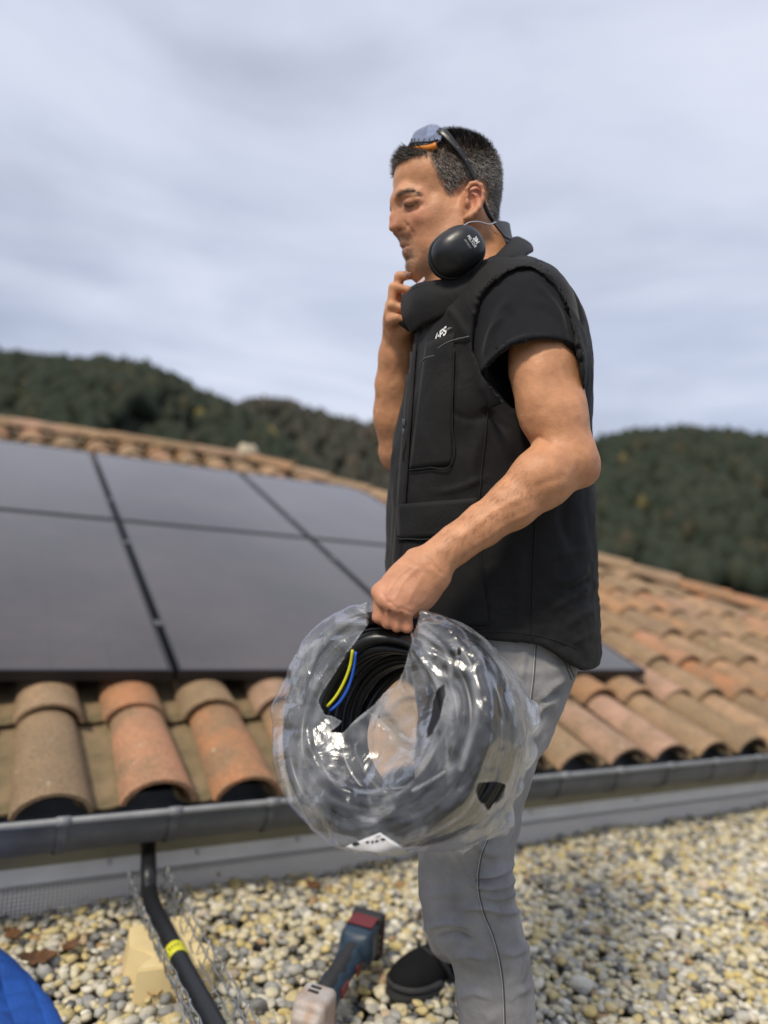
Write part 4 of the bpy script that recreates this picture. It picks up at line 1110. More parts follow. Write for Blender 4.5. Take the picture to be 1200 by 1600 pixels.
# ---------------------------------------------------------------- t-shirt
TORSO = [(424, 752, 812, .075), (434, 732, 842, .112), (452, 704, 870, .150), (478, 673, 893, .174), (512, 652, 913, .187), (550, 645, 925, .190), (600, 636, 928, .186), (650, 624, 928, .180), (700, 613, 928, .174), (750, 608, 929, .170), (800, 606, 930, .168), (850, 605, 932, .168), (900, 604, 934, .170), (950, 605, 937, .173), (1000, 607, 938, .175), (1060, 609, 936, .175)]
tfn, tlo, thi = loft(TORSO, 2.5, ZM)
tee = SDF(); tee.add(lambda P: tfn(P) + 0.010, tlo, thi)
ax_s, ax_e = W(815, 502, 1.105), W(832, 590, 1.052)
tee.cone(ax_s, ax_e, 0.074, 0.069, 0.03)
tee.cone(SHO, W(846, 545, 1.068), 0.0575, 0.0560, 0.025)
axd = (ax_e - ax_s) / np.linalg.norm(ax_e - ax_s)
hemp = W(832, 574, 1.052)
def sleeve_inner(P):
    t_ = (P - ax_s) @ axd; q = P - ax_s - t_[:, None] * axd
    return np.maximum(np.sqrt((q ** 2).sum(1)) - 0.0645, -(t_ - 0.060))
tee.add(sleeve_inner, np.minimum(ax_s, ax_e) - .1, np.maximum(ax_s, ax_e) + .1, 0.004, 's')
def hemcut(P):      # only the sleeve's lower end
    a = (P - hemp) @ axd; near = P[:, 2] - 1.16
    return np.maximum(-a, np.maximum(near, np.sqrt(((P - hemp) ** 2).sum(1)) - 0.16))
tee.add(hemcut, hemp - .2, hemp + .2, 0.002, 's')
tee.plane(W(700, 900, ZM), (0, -1, 0))
def tee_post(V, N):
    V = creases(V, N, [([(790, 590), (800, 555), (830, 520)], 9, .0030), ([(815, 590), (850, 550), (895, 545)], 8, .0022), ([(765, 560), (775, 500), (800, 460)], 10, .0028), ([(870, 560), (885, 520), (880, 480)], 9, -.0025), ([(830, 470), (860, 480), (885, 510)], 10, .0020), ([(780, 470), (800, 500), (800, 540)], 12, -.0026), ([(760, 575), (800, 535), (850, 525)], 6, .0030), ([(775, 585), (815, 548), (870, 540)], 5, -.0024), ([(835, 440), (875, 490), (890, 550)], 6, .0024), ([(755, 560), (768, 520), (790, 490)], 6, .0028)])
    return V + N * (0.0010 * fbm(V * 30, 2, 4))[:, None]
tee_o, TV, TQ = sculpt('t_shirt', tee, [-0.02, -0.12, 0.93], [0.40, 0.50, 1.50], 0.0036, M_tee, person, tee_post, 1)
tee_bvh = bvh_of(TV, TQ)
seam('sleeve_hem_stitching', tee_bvh, [(758, 573), (790, 566), (840, 556), (880, 558), (903, 568)], 0.0006, M_blackthread, tee_o, 0.0012)

# ---------------------------------------------------------------- vest
vest = SDF(); vest.add(tfn, tlo, thi)
ARMH = [(739, 545), (741, 500), (748, 468), (765, 446), (790, 428), (812, 419), (828, 419), (848, 430), (868, 450), (884, 480), (896, 520), (906, 570), (912, 640), (800, 640), (778, 615), (754, 585)]
def arm_d(P):        # inside the armhole: negative, in metres
    x, y = to_px(np.c_[P[:, :2], np.maximum(P[:, 2], .3)]); d = seg_dist2d(x, y, ARMH + ARMH[:1]) * P[:, 2] / F
    return np.where(in_poly(x, y, ARMH), -d, d)
sh_full = SDF(); sh_full.add(lambda P: tfn(P) + 0.010, tlo, thi); sh_full.cone(ax_s, ax_e, 0.074, 0.069, 0.03); sh_full.cone(SHO, W(846, 545, 1.068), 0.0575, 0.0560, 0.025)
def wing(P):         # the shoulder of the vest lies over the sleeve and ends at the armhole
    d = np.full(len(P), 0.05); k = (P[:, 2] < 1.22) & (P[:, 1] > W(0, 660, 1.05)[1]) & (P[:, 0] < W(925, 0, 1.1)[0])
    if k.any():
        Q_ = P[k]; d[k] = np.maximum(np.maximum(np.abs(sh_full.ev(Q_) - 0.0045) - 0.0030, -arm_d(Q_)), np.maximum(Q_[:, 2] - 1.215, W(0, 640, 1.06)[1] - Q_[:, 1]))
        xx, yy = to_px(Q_); d[k] = np.maximum(d[k], (xx - np.interp(yy, [380, 410, 428, 456, 485, 520, 560, 640], [812, 842, 862, 880, 898, 913, 922, 925])) * Q_[:, 2] / F)
    return d
vest.add(wing, W(690, 640, 1.0) - .05, W(930, 395, 1.25) + .02, 0.006)
def armhole(P):
    d = np.full(len(P), 0.05); k = (P[:, 2] < 1.22)
    if k.any(): d[k] = np.maximum(arm_d(P[k]), P[k][:, 2] - 1.205)
    return d
vest.add(armhole, W(730, 650, 1.0) - .05, W(920, 410, 1.25) + .02, 0.003, 's')
vest.add(lambda P: tfn(P) + 0.016, tlo, thi, 0.003, 's')       # a garment, not a solid
HEM = [(600, 1000), (700, 998), (760, 999), (810, 1001), (850, 1008), (885, 1022), (905, 1030), (945, 1028)]
def hem_cut(P):
    x, y = 600 + F * P[:, 0] / np.maximum(P[:, 2], .3), 0
    yy = np.interp(x, [q[0] for q in HEM], [q[1] for q in HEM])
    zr = np.clip((P[:, 2] - 1.05) / 0.2, 0, 1)
    vv = -(yy - 800) / F * (1.085 + 0.13 * np.clip((x - 850) / 80, 0, 1))
    return vv - P[:, 1]
vest.add(hem_cut, [-9] * 3, [9] * 3, 0.006, 'i')
def vest_post(V, N):
    x, y = to_px(V)
    L = [([(900, 740), (880, 800), (890, 860)], 12, -.004), ([(925, 880), (895, 905), (870, 915)], 8, .0045), ([(930, 915), (890, 935), (855, 960)], 8, .0045), ([(933, 950), (905, 962), (880, 985)], 8, .004), ([(925, 900), (900, 918), (880, 924)], 5, -.003), ([(920, 860), (880, 865), (850, 880)], 9, .003),
         ([(930, 985), (905, 998), (890, 1012)], 7, .0035), ([(745, 780), (740, 720), (760, 660)], 12, .0025), ([(770, 640), (790, 680), (800, 740)], 14, .004), ([(745, 600), (760, 640), (800, 680)], 9, -.003), ([(720, 560), (715, 640), (705, 720)], 6, .002), ([(680, 770), (720, 762), (760, 745)], 7, .003), ([(655, 600), (645, 680), (640, 760)], 7, .0022),
         ([(760, 870), (755, 930), (760, 990)], 6, -.0025), ([(820, 850), (810, 920), (815, 990)], 14, .0030), ([(850, 420), (890, 455), (915, 510)], 7, .003), ([(690, 470), (715, 500), (735, 540)], 10, .003), ([(700, 640), (730, 655), (770, 650)], 7, -.0018), ([(880, 690), (915, 700), (930, 720)], 7, .003), ([(640, 850), (640, 920)], 8, .002), ([(690, 850), (700, 930)], 9, -.002)]
    V = creases(V, N, L)
    return V + N * (0.0034 * fbm(V * np.array([20, 13, 20]), 3, 8) + 0.0016 * fbm(V * np.array([50, 70, 50]), 2, 31) * (np.clip((y - 850) / 80, 0, 1)))[:, None]
vest_o, VV_, VQ_ = sculpt('vest', vest, [-0.04, -0.29, 0.98], [0.42, 0.48, 1.48], 0.0036, M_vest, person, vest_post, 1)
vest_bvh = bvh_of(VV_, VQ_)
# armhole binding
# pockets, flaps, zips and piping
patch('chest_pocket', vest_bvh, [(667, 536), (711, 520), (706, 726), (641, 734)], M_vest, vest_o, 12, 22, 0.0018, bulge=0.002)
patch('pocket_flap', vest_bvh, [(624, 788), (748, 777), (742, 838), (626, 842)], M_vest, vest_o, 18, 8, 0.0055, bulge=0.002)
patch('cargo_pocket', vest_bvh, [(626, 845), (748, 835), (765, 978), (628, 985)], M_vest, vest_o, 18, 18, 0.0022, bulge=0.002)
patch('front_placket', vest_bvh, [(641, 540), (653, 538), (622, 990), (607, 990)], M_vest, vest_o, 4, 40, 0.0030)
seam('piping', vest_bvh, [(686, 545), (700, 536), (720, 529), (734, 526)], 0.0011, M_thread, vest_o, 0.003)
seam('piping', vest_bvh, [(660, 567), (668, 560), (681, 556)], 0.0011, M_thread, vest_o, 0.003)
seam('pocket_stitching', vest_bvh, [(711, 545), (709, 640), (706, 724), (672, 731), (642, 735)], 0.0009, M_blackthread, vest_o, 0.0042, 60)
seam('flap_edge', vest_bvh, [(626, 843), (680, 842), (741, 839)], 0.0013, M_blackthread, vest_o, 0.0068)
seam('side_seam', vest_bvh, [(762, 640), (750, 760), (745, 860), (757, 960), (762, 978), (735, 982)], 0.0011, M_blackthread, vest_o, 0.002, 60)
seam('side_seam', vest_bvh, [(850, 640), (838, 800), (832, 920), (832, 1000)], 0.0009, M_blackthread, vest_o, 0.001, 60)
seam('hem_stitching', vest_bvh, [(700, 986), (770, 987), (820, 990), (860, 998), (900, 1013)], 0.0007, M_blackthread, vest_o, 0.0006, 60)
zp = seam('zip_teeth', vest_bvh, [(637, 655), (633, 690), (630, 722)], 0.0016, M_thread, vest_o, 0.004, 90, 6, (1, 1))
M_zip = basic('zip_metal', (0.12, 0.13, 0.14), 0.3, 0.8)
c, nn = cast(vest_bvh, 637, 662, 0.006)
zb = MB()
for dz_, w_ in ((0, .0028), (-.016, .0022)):
    zb.box(to_world((c + np.array([-.001, dz_, 0]))[None])[0], MW @ np.array([1., 0, 0]), MW @ np.array([0, 1., 0]), MW @ np.array([0, 0, 1.]), w_, .006, .0014)
zb.build('zip_pull', M_zip, vest_o, bevel=0.0008)
c, nn = cast(vest_bvh, 636, 696, 0.006)
cordm = MB(); cordm.tube(to_world(np.array([c + np.array([0, .012, -.001]), c + np.array([.002, 0, -.002]), c + np.array([-.002, -.016, -.001]), c + np.array([.001, -.03, 0])])), .0012, 6)
cordm.build('zip_cord', M_blackthread, vest_o, smooth=True)
# chest print: letters run up along the placket
def print_at(px0, py0, ux, uy, vx, vy, size, bvh, lift):
    def f(x, y):
        c, nn = cast(bvh, px0 + (ux * x + vx * y) * size, py0 + (uy * x + vy * y) * size, lift); return c
    return f
text_mesh('chest_print', '(:FS', print_at(681, 537, 0.72, -0.62, -0.05, -0.98, 17, vest_bvh, 0.0022), M_white, vest_o, 0.035, 0.1)
text_mesh('chest_print', 'm..', print_at(699, 518, 0.86, -0.58, -0.05, -0.7, 9, vest_bvh, 0.0022), basic('grey_print', (0.33, 0.33, 0.34), 0.6), vest_o, 0.01, 0.1)
# stand-up collar: a thick band between an upper and a lower edge
ue = [(634, 470, 1.205), (641, 456, 1.175), (656, 444, 1.145), (688, 439, 1.115), (722, 434, 1.10), (752, 420, 1.105), (775, 399, 1.125), (793, 378, 1.17), (801, 371, 1.23), (793, 374, 1.31), (765, 395, 1.37), (715, 425, 1.385), (668, 445, 1.36), (640, 458, 1.31), (628, 476, 1.275)]
le = [(645, 520, 1.205), (648, 516, 1.165), (664, 507, 1.120), (698, 492, 1.090), (738, 470, 1.080), (775, 440, 1.085), (803, 412, 1.105), (824, 398, 1.17), (831, 394, 1.24), (822, 396, 1.33), (790, 420, 1.40), (735, 465, 1.42), (685, 500, 1.40), (652, 512, 1.33), (640, 518, 1.28)]
U = spline([W(*p) for p in ue], 90); Lw = spline([W(*p) for p in le], 90)
cenl = W(725, 440, ZM)
g = []
for k in range(10):
    v = k / 9; P = U * (1 - v) + Lw * v
    out = P - cenl; out[:, 1] = 0; out /= np.linalg.norm(out, axis=1)[:, None]
    g.append(P + out * (0.010 * math.sin(math.pi * v) + 0.004 * (1 - v)) + out * (0.0018 * fbm(np.c_[np.linspace(0, 14, 90), np.full(90, v * 2.2), np.zeros(90)], 2, 6))[:, None])
g = np.array(g); idx = np.arange(900).reshape(10, 90)
q = np.stack([idx[:-1, :-1], idx[1:, :-1], idx[1:, 1:], idx[:-1, 1:]], -1).reshape(-1, 4)
col_o = mesh('collar', to_world(g.reshape(-1, 3)), q, M_vest, None, True)
sd = col_o.modifiers.new('thick', 'SOLIDIFY'); sd.thickness = 0.007; sd.offset = 0
sb_ = col_o.modifiers.new('round', 'SUBSURF'); sb_.levels = 1; sb_.render_levels = 1
child(col_o, vest_o)
cb = MB(); cb.tube(to_world(g[1] + (g[1] - cenl) * 0.03), .0008, 6); cb.build('collar_stitching', M_blackthread, col_o, smooth=True)
# collar tab hanging open behind the hand
tb = MB(); tb.tube(to_world(np.array([W(621, 497, 1.215), W(628, 503, 1.212), W(638, 509, 1.21), W(650, 513, 1.205)])), [.004, .0065, .0085, .010], 8)
tb.build('collar_tab', M_vest2, vest_o, smooth=True)
lb = MB(); pp = to_world(np.array([W(647, 446, 1.19), W(663, 432, 1.175), W(664, 437, 1.172), W(646, 453, 1.188)]))
lb.add(pp, [(0, 1, 2, 3)]); lb.build('collar_label', basic('woven_label', (0.55, 0.40, 0.44), 0.8, colour2=(0.62, 0.60, 0.62), nscale=200), vest_o)

# ---------------------------------------------------------------- jeans
M_jean = cloth('grey_denim', (0.20, 0.198, 0.20), (0.35, 0.345, 0.345), 0.85, 0.8, 1300, 0.45, 0.1, 16.0)
ZL = 1.125
LEG = [(1040, 668, 880, .080, 1.16), (1100, 656, 866, .086, 1.15), (1150, 650, 850, .088, 1.14), (1200, 648, 834, .086), (1250, 650, 819, .084), (1300, 652, 808, .080), (1350, 654, 803, .078), (1400, 656, 806, .076), (1435, 662, 815, .075), (1458, 672, 821, .073), (1478, 694, 826, .069), (1500, 704, 830, .067), (1540, 710, 834, .066), (1600, 715, 840, .064), (1700, 722, 843, .062), (1790, 724, 848, .062)]
jl, jlo, jhi = loft(LEG, 2.2, ZL)
HIP = [(940, 640, 912, .150), (990, 636, 910, .158), (1040, 640, 900, .160), (1080, 650, 884, .158), (1120, 665, 862, .150)]
hj, hlo, hhi = loft(HIP, 2.4, ZM)
jeans = SDF(); jeans.add(hj, hlo, hhi); jeans.add(jl, jlo, jhi, 0.03)
jeans.chain([W(770, 1080, 1.34), W(745, 1280, 1.42), W(712, 1440, 1.53), W(708, 1452, 1.545)], [.092, .078, .062, .060], 0.03)
def jean_post(V, N):
    L = [([(801, 1350), (775, 1362), (740, 1368)], 6, .0040), ([(803, 1375), (770, 1385), (735, 1380)], 6, .0042), ([(803, 1362), (775, 1373), (745, 1375)], 4, -.0032), ([(808, 1395), (780, 1402), (755, 1400)], 5, .0030), ([(815, 1425), (785, 1425), (750, 1415), (715, 1420)], 6, .0036), ([(668, 1450), (700, 1440), (735, 1445)], 7, .0045), ([(680, 1465), (710, 1460), (740, 1470)], 5, -.0035), ([(660, 1400), (690, 1395), (720, 1400)], 10, .0026),
         ([(705, 1500), (730, 1490), (760, 1500)], 7, .0030), ([(828, 1480), (800, 1490), (780, 1485)], 7, .0030), ([(710, 1560), (740, 1550), (770, 1560)], 9, .0026), ([(835, 1540), (812, 1550), (800, 1560)], 8, .0024), ([(886, 1060), (860, 1075), (838, 1100)], 7, .0032), ([(868, 1095), (848, 1105), (832, 1130)], 6, .0028), ([(880, 1080), (858, 1090)], 4, -.0025),
         ([(845, 1140), (825, 1160), (815, 1190)], 7, .0025), ([(820, 1010), (812, 1080), (815, 1150)], 9, .002), ([(740, 1310), (760, 1330), (790, 1330)], 8, .0022), ([(700, 1345), (705, 1400), (715, 1450)], 12, -.0018), ([(780, 1580), (760, 1600)], 8, .002)]
    V = creases(V, N, [(p_, w_, a_ * 2.4) for p_, w_, a_ in L])
    return V + N * (0.0022 * fbm(V * np.array([26, 34, 26]), 3, 12))[:, None]
jeans_o, JV, JQ = sculpt('jeans', jeans, [-0.02, -1.02, 1.00], [0.40, -0.10, 1.66], 0.0036, M_jean, person, jean_post, 1)
jb = bvh_of(JV, JQ)
M_stitch = basic('pale_stitching', (0.48, 0.475, 0.47), 0.7); M_dstitch = basic('dark_seam', (0.085, 0.085, 0.09), 0.8)
SEAM = [(838, 1003), (834, 1060), (826, 1120), (815, 1180), (800, 1235), (784, 1275), (768, 1300), (752, 1340), (748, 1385), (756, 1425), (770, 1460), (781, 1500), (787, 1545), (790, 1620)]
seam('side_seam', jb, SEAM, 0.0012, M_dstitch, jeans_o, 0.0002, 160)
seam('seam_stitching', jb, [(x_ - 2.2, y_) for x_, y_ in SEAM], 0.0006, M_stitch, jeans_o, 0.0013, 420, 5)
seam('pocket_stitching', jb, [(876, 1018), (884, 1040), (893, 1062)], 0.0009, M_dstitch, jeans_o, 0.0006)
seam('pocket_stitching', jb, [(880, 1018), (889, 1040), (897, 1058)], 0.0009, M_dstitch, jeans_o, 0.0006)

# ---------------------------------------------------------------- boots
M_boot = basic('black_boot_leather', (0.007, 0.007, 0.008), 0.85, 0.0, 0.2, noise=0.3, nscale=40, bump=0.25, bscale=300)
M_boot2 = basic('dark_grey_boot_trim', (0.045, 0.046, 0.048), 0.8, 0.0, 0.2, noise=0.3, nscale=50)
M_sole = basic('rubber_sole', (0.016, 0.016, 0.016), 0.8, bump=0.4, bscale=200)
UPC = MW.T @ np.array([0, 0, 1.0])         # the world's up in the camera frame
def boot(ankle, toe_dir, lean=0.0):
    """ankle: world ground point under the ankle; toe_dir: level unit vector"""
    fx = np.array([toe_dir[0], toe_dir[1], 0]); fx /= np.linalg.norm(fx); sx_ = np.cross([0, 0, 1], fx); zu = np.array([0, 0, 1.0])
    p = lambda f_, s_, z_: MW.T @ (np.array([ankle[0], ankle[1], 0]) + fx * f_ + sx_ * s_ + zu * z_ - CAMP)
    Rb = np.array([MW.T @ fx, MW.T @ sx_, MW.T @ zu])
    up_ = SDF()
    up_.ell(p(.150, 0, .042), (.062, .046, .034), Rb, .02)
    up_.ell(p(.09, 0, .052), (.080, .042, .040), Rb, .03)
    up_.ell(p(-.03, 0, .060), (.048, .038, .052), Rb, .03)
    up_.cone(p(.01, 0, .08), p(lean, 0, .20), .045, .050, .03)
    up_.cone(p(lean, 0, .20), p(lean * 1.2, 0, .235), .053, .053, .006)
    up_.add(lambda P: ((P - p(0, 0, .018)) @ -(MW.T @ zu)), [-9] * 3, [9] * 3, .002, 'i')
    cen = p(.06, 0, .11)
    o, V, Q = sculpt('boot', up_, cen - .21, cen + .21, .0036, M_boot, person, None, 1)
    so = SDF(); so.ell(p(.13, 0, .016), (.088, .053, .028), Rb, .02); so.ell(p(.0, 0, .016), (.078, .043, .028), Rb, .03); so.cone(p(-.03, 0, .016), p(.15, 0, .016), .034, .040, .02)
    so.add(lambda P: ((P - p(0, 0, .030)) @ (MW.T @ zu)), [-9] * 3, [9] * 3, .003, 'i'); so.add(lambda P: ((P - p(0, 0, -.004)) @ -(MW.T @ zu)), [-9] * 3, [9] * 3, .003, 'i')
    sculpt('sole', so, cen - .22, cen + .22, .0045, M_sole, o, None, 1)
    lc = MB()
    for k in range(5):
        f_ = .11 - .018 * k; z_ = .090 + .020 * k
        lc.tube([to_world(p(f_, -.022, z_ - .004)[None])[0], to_world(p(f_ + .006, 0, z_ + .004)[None])[0], to_world(p(f_, .022, z_ - .004)[None])[0]], .0028, 6)
    lc.build('laces', M_boot2, o, smooth=True)
    tr = MB()
    for sgn in (-1, 1):
        for k in range(4):
            tr.tube([to_world(p(.10 - .03 * k, sgn * .036, .088)[None])[0], to_world(p(.085 - .03 * k, sgn * .0475, .06)[None])[0], to_world(p(.07 - .03 * k, sgn * .048, .035)[None])[0]], .006, 6)
        tr.tube(to_world(spline([p(.209, 0, .040), p(.203, sgn * .018, .040), p(.185, sgn * .036, .038), p(.15, sgn * .0465, .036), p(.10, sgn * .047, .034)], 16)), .0075, 8)
    tr.build('side_trim', M_boot2, o, smooth=True)
    return o
ft = ground(616, 1566); td = np.array([-0.76, -0.65, 0]); td /= np.linalg.norm(td)
boot(ft - td * .200, td, 0.055)
an = to_world(W(782, 1780, 1.125)[None])[0]
boot(np.array([an[0], an[1], 0]), np.array([-0.98, -0.1, 0]))
# ---------------------------------------------------------------- ear defenders worn round the neck
M_cup = basic('glossy_black_plastic', (0.012, 0.013, 0.016), 0.36, 0.0, 0.5, noise=0.2, nscale=60, bump=0.03, bscale=120)
M_cush = basic('black_cushion', (0.012, 0.012, 0.013), 0.75)
M_steel = basic('steel_wire', (0.55, 0.55, 0.55), 0.3, 0.9)
muff = empty('ear_defenders', to_world(W(714, 394, 1.09)[None])[0], 'black ear defenders with white lettering worn round the neck', 'ear defenders')
def cup(mir=False):
    q = (lambda p: hmir(p)) if mir else (lambda p: p)
    c = W(714.5, 394, 1.088); ax = np.array([math.cos(math.radians(33)), math.sin(math.radians(33)), 0.06]); ax /= np.linalg.norm(ax)
    az = np.array([0.10, -0.10, -1.0]); az -= ax * (az @ ax); az /= np.linalg.norm(az); ay = np.cross(az, ax)
    c = q(c)
    if mir: R_ = np.array([ax, ay, az]); R_ = R_ - 2 * np.outer(R_ @ HS, HS)
    else: R_ = np.array([ax, ay, az])
    def dome(P):
        k = (P - c) @ R_.T; e = 2.35
        k0 = (np.abs(k[:, 0] / .0420) ** e + np.abs(k[:, 1] / .0338) ** e + np.abs(k[:, 2] / .034) ** e) ** (1 / e); return (k0 - 1) * .034
    s_ = SDF(); s_.add(dome, c - .05, c + .05)
    s_.add(lambda P: -((P - c) @ R_[2]) - 0.006, [-9] * 3, [9] * 3, .002, 'i')
    o, V, Q = sculpt('cup', s_, c - .052, c + .052, .0018, M_cup, muff, None, 2)
    rim = MB(); an = np.linspace(0, 2 * math.pi, 60, endpoint=False)
    rim.tube(to_world(np.array([c + R_[0] * .0425 * np.sign(math.cos(a)) * abs(math.cos(a)) ** .85 + R_[1] * .0345 * np.sign(math.sin(a)) * abs(math.sin(a)) ** .85 - R_[2] * .001 for a in an])), .0022, 8, closed=True)
    rim.build('rim', M_cup, o, smooth=True)
    cs = MB(); cs.tube(to_world(np.array([c + R_[0] * .034 * math.cos(a) + R_[1] * .028 * math.sin(a) - R_[2] * .016 for a in an])), .010, 10, closed=True)
    cs.build('cushion', M_cush, o, smooth=True)
    return o, bvh_of(V, Q)
cup_o, cup_b = cup(); cup(True)
tx = (0.56, 0.83); tv = (0.83, -0.56)       # letters run down to the right
text_mesh('lettering', '3M', print_at(738.5, 372.5, tx[0], tx[1], tv[0], tv[1], 8.5, cup_b, 0.0005), M_white, cup_o, 0.05)
text_mesh('lettering', 'PELTOR', print_at(729.5, 369.5, tx[0], tx[1], tv[0], tv[1], 6.2, cup_b, 0.0005), M_white, cup_o, 0.02)
text_mesh('lettering', 'OPTIME II', print_at(724.5, 374.5, tx[0], tx[1], tv[0], tv[1], 4.0, cup_b, 0.0005), basic('grey_lettering', (0.45, 0.45, 0.45), 0.6), cup_o, 0.0)
text_mesh('embossed_lettering', 'PELTOR', print_at(697, 384, 0.60, 0.80, 0.80, -0.60, 9.5, cup_b, 0.0004), basic('embossed_black', (0.03, 0.03, 0.032), 0.4), cup_o, 0.0)
wb = MB(); wb.tube(to_world(spline([W(723, 354, 1.068), W(733, 347.5, 1.078), W(748, 346.5, 1.095), W(764, 350.5, 1.12), W(775, 347, 1.14)], 24)), .0011, 8)
wb.build('wire', M_steel, muff, smooth=True)
bd = spline([W(778, 360, 1.140), W(787, 361, 1.165), W(793, 362, 1.21), W(794, 364, 1.26), W(788, 363, 1.32), W(770, 366, 1.37)], 30)
v = []; f = []
for i, p in enumerate(bd):
    out = p - W(745, 360, ZM); out[1] = 0; out /= np.linalg.norm(out)
    tl = np.array([0.64, -0.77, 0]) * (1 - i / 29) + np.array([-.3, -0.95, 0]) * (i / 29)
    for sg in (-1, 1):
        for th_ in (0, .005): v.append(p + out * th_ + tl * sg * (.019 if 2 < i < 27 else .017))
for i in range(29):
    a = i * 4
    for (x0, x1) in ((0, 1), (1, 3), (3, 2), (2, 0)): f.append((a + x0, a + x1, a + 4 + x1, a + 4 + x0))
f.append((0, 2, 3, 1)); f.append((116, 117, 119, 118))
nb_ = mesh('neckband', to_world(np.array(v)), f, basic('matt_black_plastic', (0.012, 0.012, 0.013), 0.55)); child(nb_, muff)
bm = bmesh.new(); bm.from_mesh(nb_.data); bmesh.ops.recalc_face_normals(bm, faces=bm.faces); bmesh.ops.bevel(bm, geom=[e for e in bm.edges if e.calc_face_angle(0) > .6], offset=.0012, segments=2, affect='EDGES'); bm.to_mesh(nb_.data); bm.free()

# ---------------------------------------------------------------- safety glasses pushed up on the hair
gl_o = empty('safety_glasses', to_world(hp(672, 215)[None])[0], 'clear safety glasses with black temples and orange lower rim on his hair', 'glasses')
m, n, l, b = nt('clear_lens')
tr = node(n, 'BsdfTransparent'); tr.inputs['Color'].default_value = (0.90, 0.91, 0.93, 1); gs = node(n, 'BsdfGlossy', Roughness=0.06); gs.inputs['Color'].default_value = (0.9, 0.92, 1, 1)
lw = node(n, 'LayerWeight', Blend=0.45); ms = n.new('ShaderNodeMixShader'); rm = ramp(n, [(0.0, (0.16, 0.16, 0.16)), (1.0, (0.85, 0.85, 0.85))])
l.new(lw.outputs['Fresnel'], rm.inputs['Fac']); l.new(rm.outputs['Color'], ms.inputs['Fac']); l.new(tr.outputs[0], ms.inputs[1]); l.new(gs.outputs[0], ms.inputs[2]); l.new(ms.outputs[0], n['Material Output'].inputs['Surface'])
M_lens = m
secs = []      # (s, lower, upper) from mid to the near end
for s_, lo_, md_, up_ in ((0.0, (640, 228), (647, 207), (668, 195)), (0.020, (642, 229), (651, 206), (673, 193.5)), (0.042, (655, 228.5), (664, 206), (681, 194)), (0.060, (674, 226.0), (678, 209), (688, 198)), (0.070, (688, 219), (690, 211), (694, 203))):
    secs.append([hp(*lo_, s_), hp(*md_, s_), hp(*up_, s_)])
half = np.array([[spline(s_, 9) for s_ in secs]])[0]                     # 5 x 9 x 3
half = np.array([spline(half[:, k], 17) for k in range(9)]).transpose(1, 0, 2)
mirr = np.array([[hmir(p) for p in row] for row in half[1:]])[::-1]
full = np.concatenate([mirr, half], 0); nu = len(full); idx = np.arange(nu * 9).reshape(nu, 9)
q = np.stack([idx[:-1, :-1], idx[1:, :-1], idx[1:, 1:], idx[:-1, 1:]], -1).reshape(-1, 4)
lo_ = mesh('lens', to_world(full.reshape(-1, 3)), q, M_lens, None, True); sd = lo_.modifiers.new('thick', 'SOLIDIFY'); sd.thickness = 0.002; child(lo_, gl_o)
M_orange = basic('orange_rim', (0.62, 0.20, 0.012), 0.4, spec=0.5); M_gfr = basic('black_glasses_frame', (0.010, 0.010, 0.012), 0.35)
inn = lambda P, d: P + (HO - P) / np.linalg.norm(HO - P, axis=1)[:, None] * d
og = MB(); low = full[2:-2, 0]; g2 = low + np.array([.002, -.0085, 0]); rows = np.stack([low, (low + g2) / 2, g2 * 1.0 + (HO - g2) * .02], 1); nr_ = len(rows); idx = np.arange(nr_ * 3).reshape(nr_, 3)
og.add(to_world(rows.reshape(-1, 3)), [(idx[i, j], idx[i + 1, j], idx[i + 1, j + 1], idx[i, j + 1]) for i in range(nr_ - 1) for j in (0, 1)])
oo = og.build('orange_rim', M_orange, gl_o, smooth=True); sd = oo.modifiers.new('thick', 'SOLIDIFY'); sd.thickness = 0.003
bb_ = MB(); bb_.tube(to_world(full[1:-1, 1]), .0019, 8); bb_.build('lower_frame', M_gfr, gl_o, smooth=True)
for k in range(3, nu - 3, 2):
    tb = MB(); tb.tube(to_world(np.array([full[k, 0], full[k, 1], full[k, 2]])), .0012, 6) if k > nu // 2 else None
    if tb.v: tb.build('rim_notch', M_gfr, gl_o, smooth=True)
for mir in (0, 1):
    q = hmir if mir else (lambda p: p)
    tp = [(684, 203, .060), (690, 205, .066), (697, 211, .071), (706, 221, .0755), (718, 235, .0795), (729, 252, .0820), (737, 269, .0825), (744, 286, .0815), (751, 300, .0775), (756, 316, .0730), (762, 331, .0680), (771, 346, .0600)]
    P = spline([q(hp(*p)) for p in tp], 40); wd = np.interp(np.linspace(0, 1, 40), [0, .12, .28, .48, .66, .8, 1], [.0052, .0072, .0060, .0040, .0028, .0034, .0042])
    T = np.gradient(P, axis=0); T /= np.linalg.norm(T, axis=1)[:, None]; side = HS * (-1 if mir else 1); nrm = np.cross(T, side); nrm /= np.linalg.norm(nrm, axis=1)[:, None]
    v = []; f = []
    for i in range(40):
        for k in range(8):
            a = 2 * math.pi * k / 8; v.append(P[i] + nrm[i] * math.cos(a) * wd[i] + side * math.sin(a) * .0019)
    for i in range(39):
        for k in range(8): f.append((i * 8 + k, i * 8 + (k + 1) % 8, i * 8 + 8 + (k + 1) % 8, i * 8 + 8 + k))
    f.append(tuple(range(8))); f.append(tuple(range(312, 320)))
    to_ = mesh('temple', to_world(np.array(v)), f, M_gfr, None, True); child(to_, gl_o)
    if not mir:
        for t0, t1 in ((7, 10), (13, 14), (17, 18)):
            db = MB(); db.tube(to_world(P[t0:t1 + 1] + side * .0017), .0008, 6)
            db.build('temple_groove', basic('grey_inlay', (0.10, 0.10, 0.11), 0.5) if t0 == 7 else bpy.data.materials['grey_inlay'], to_, smooth=True)

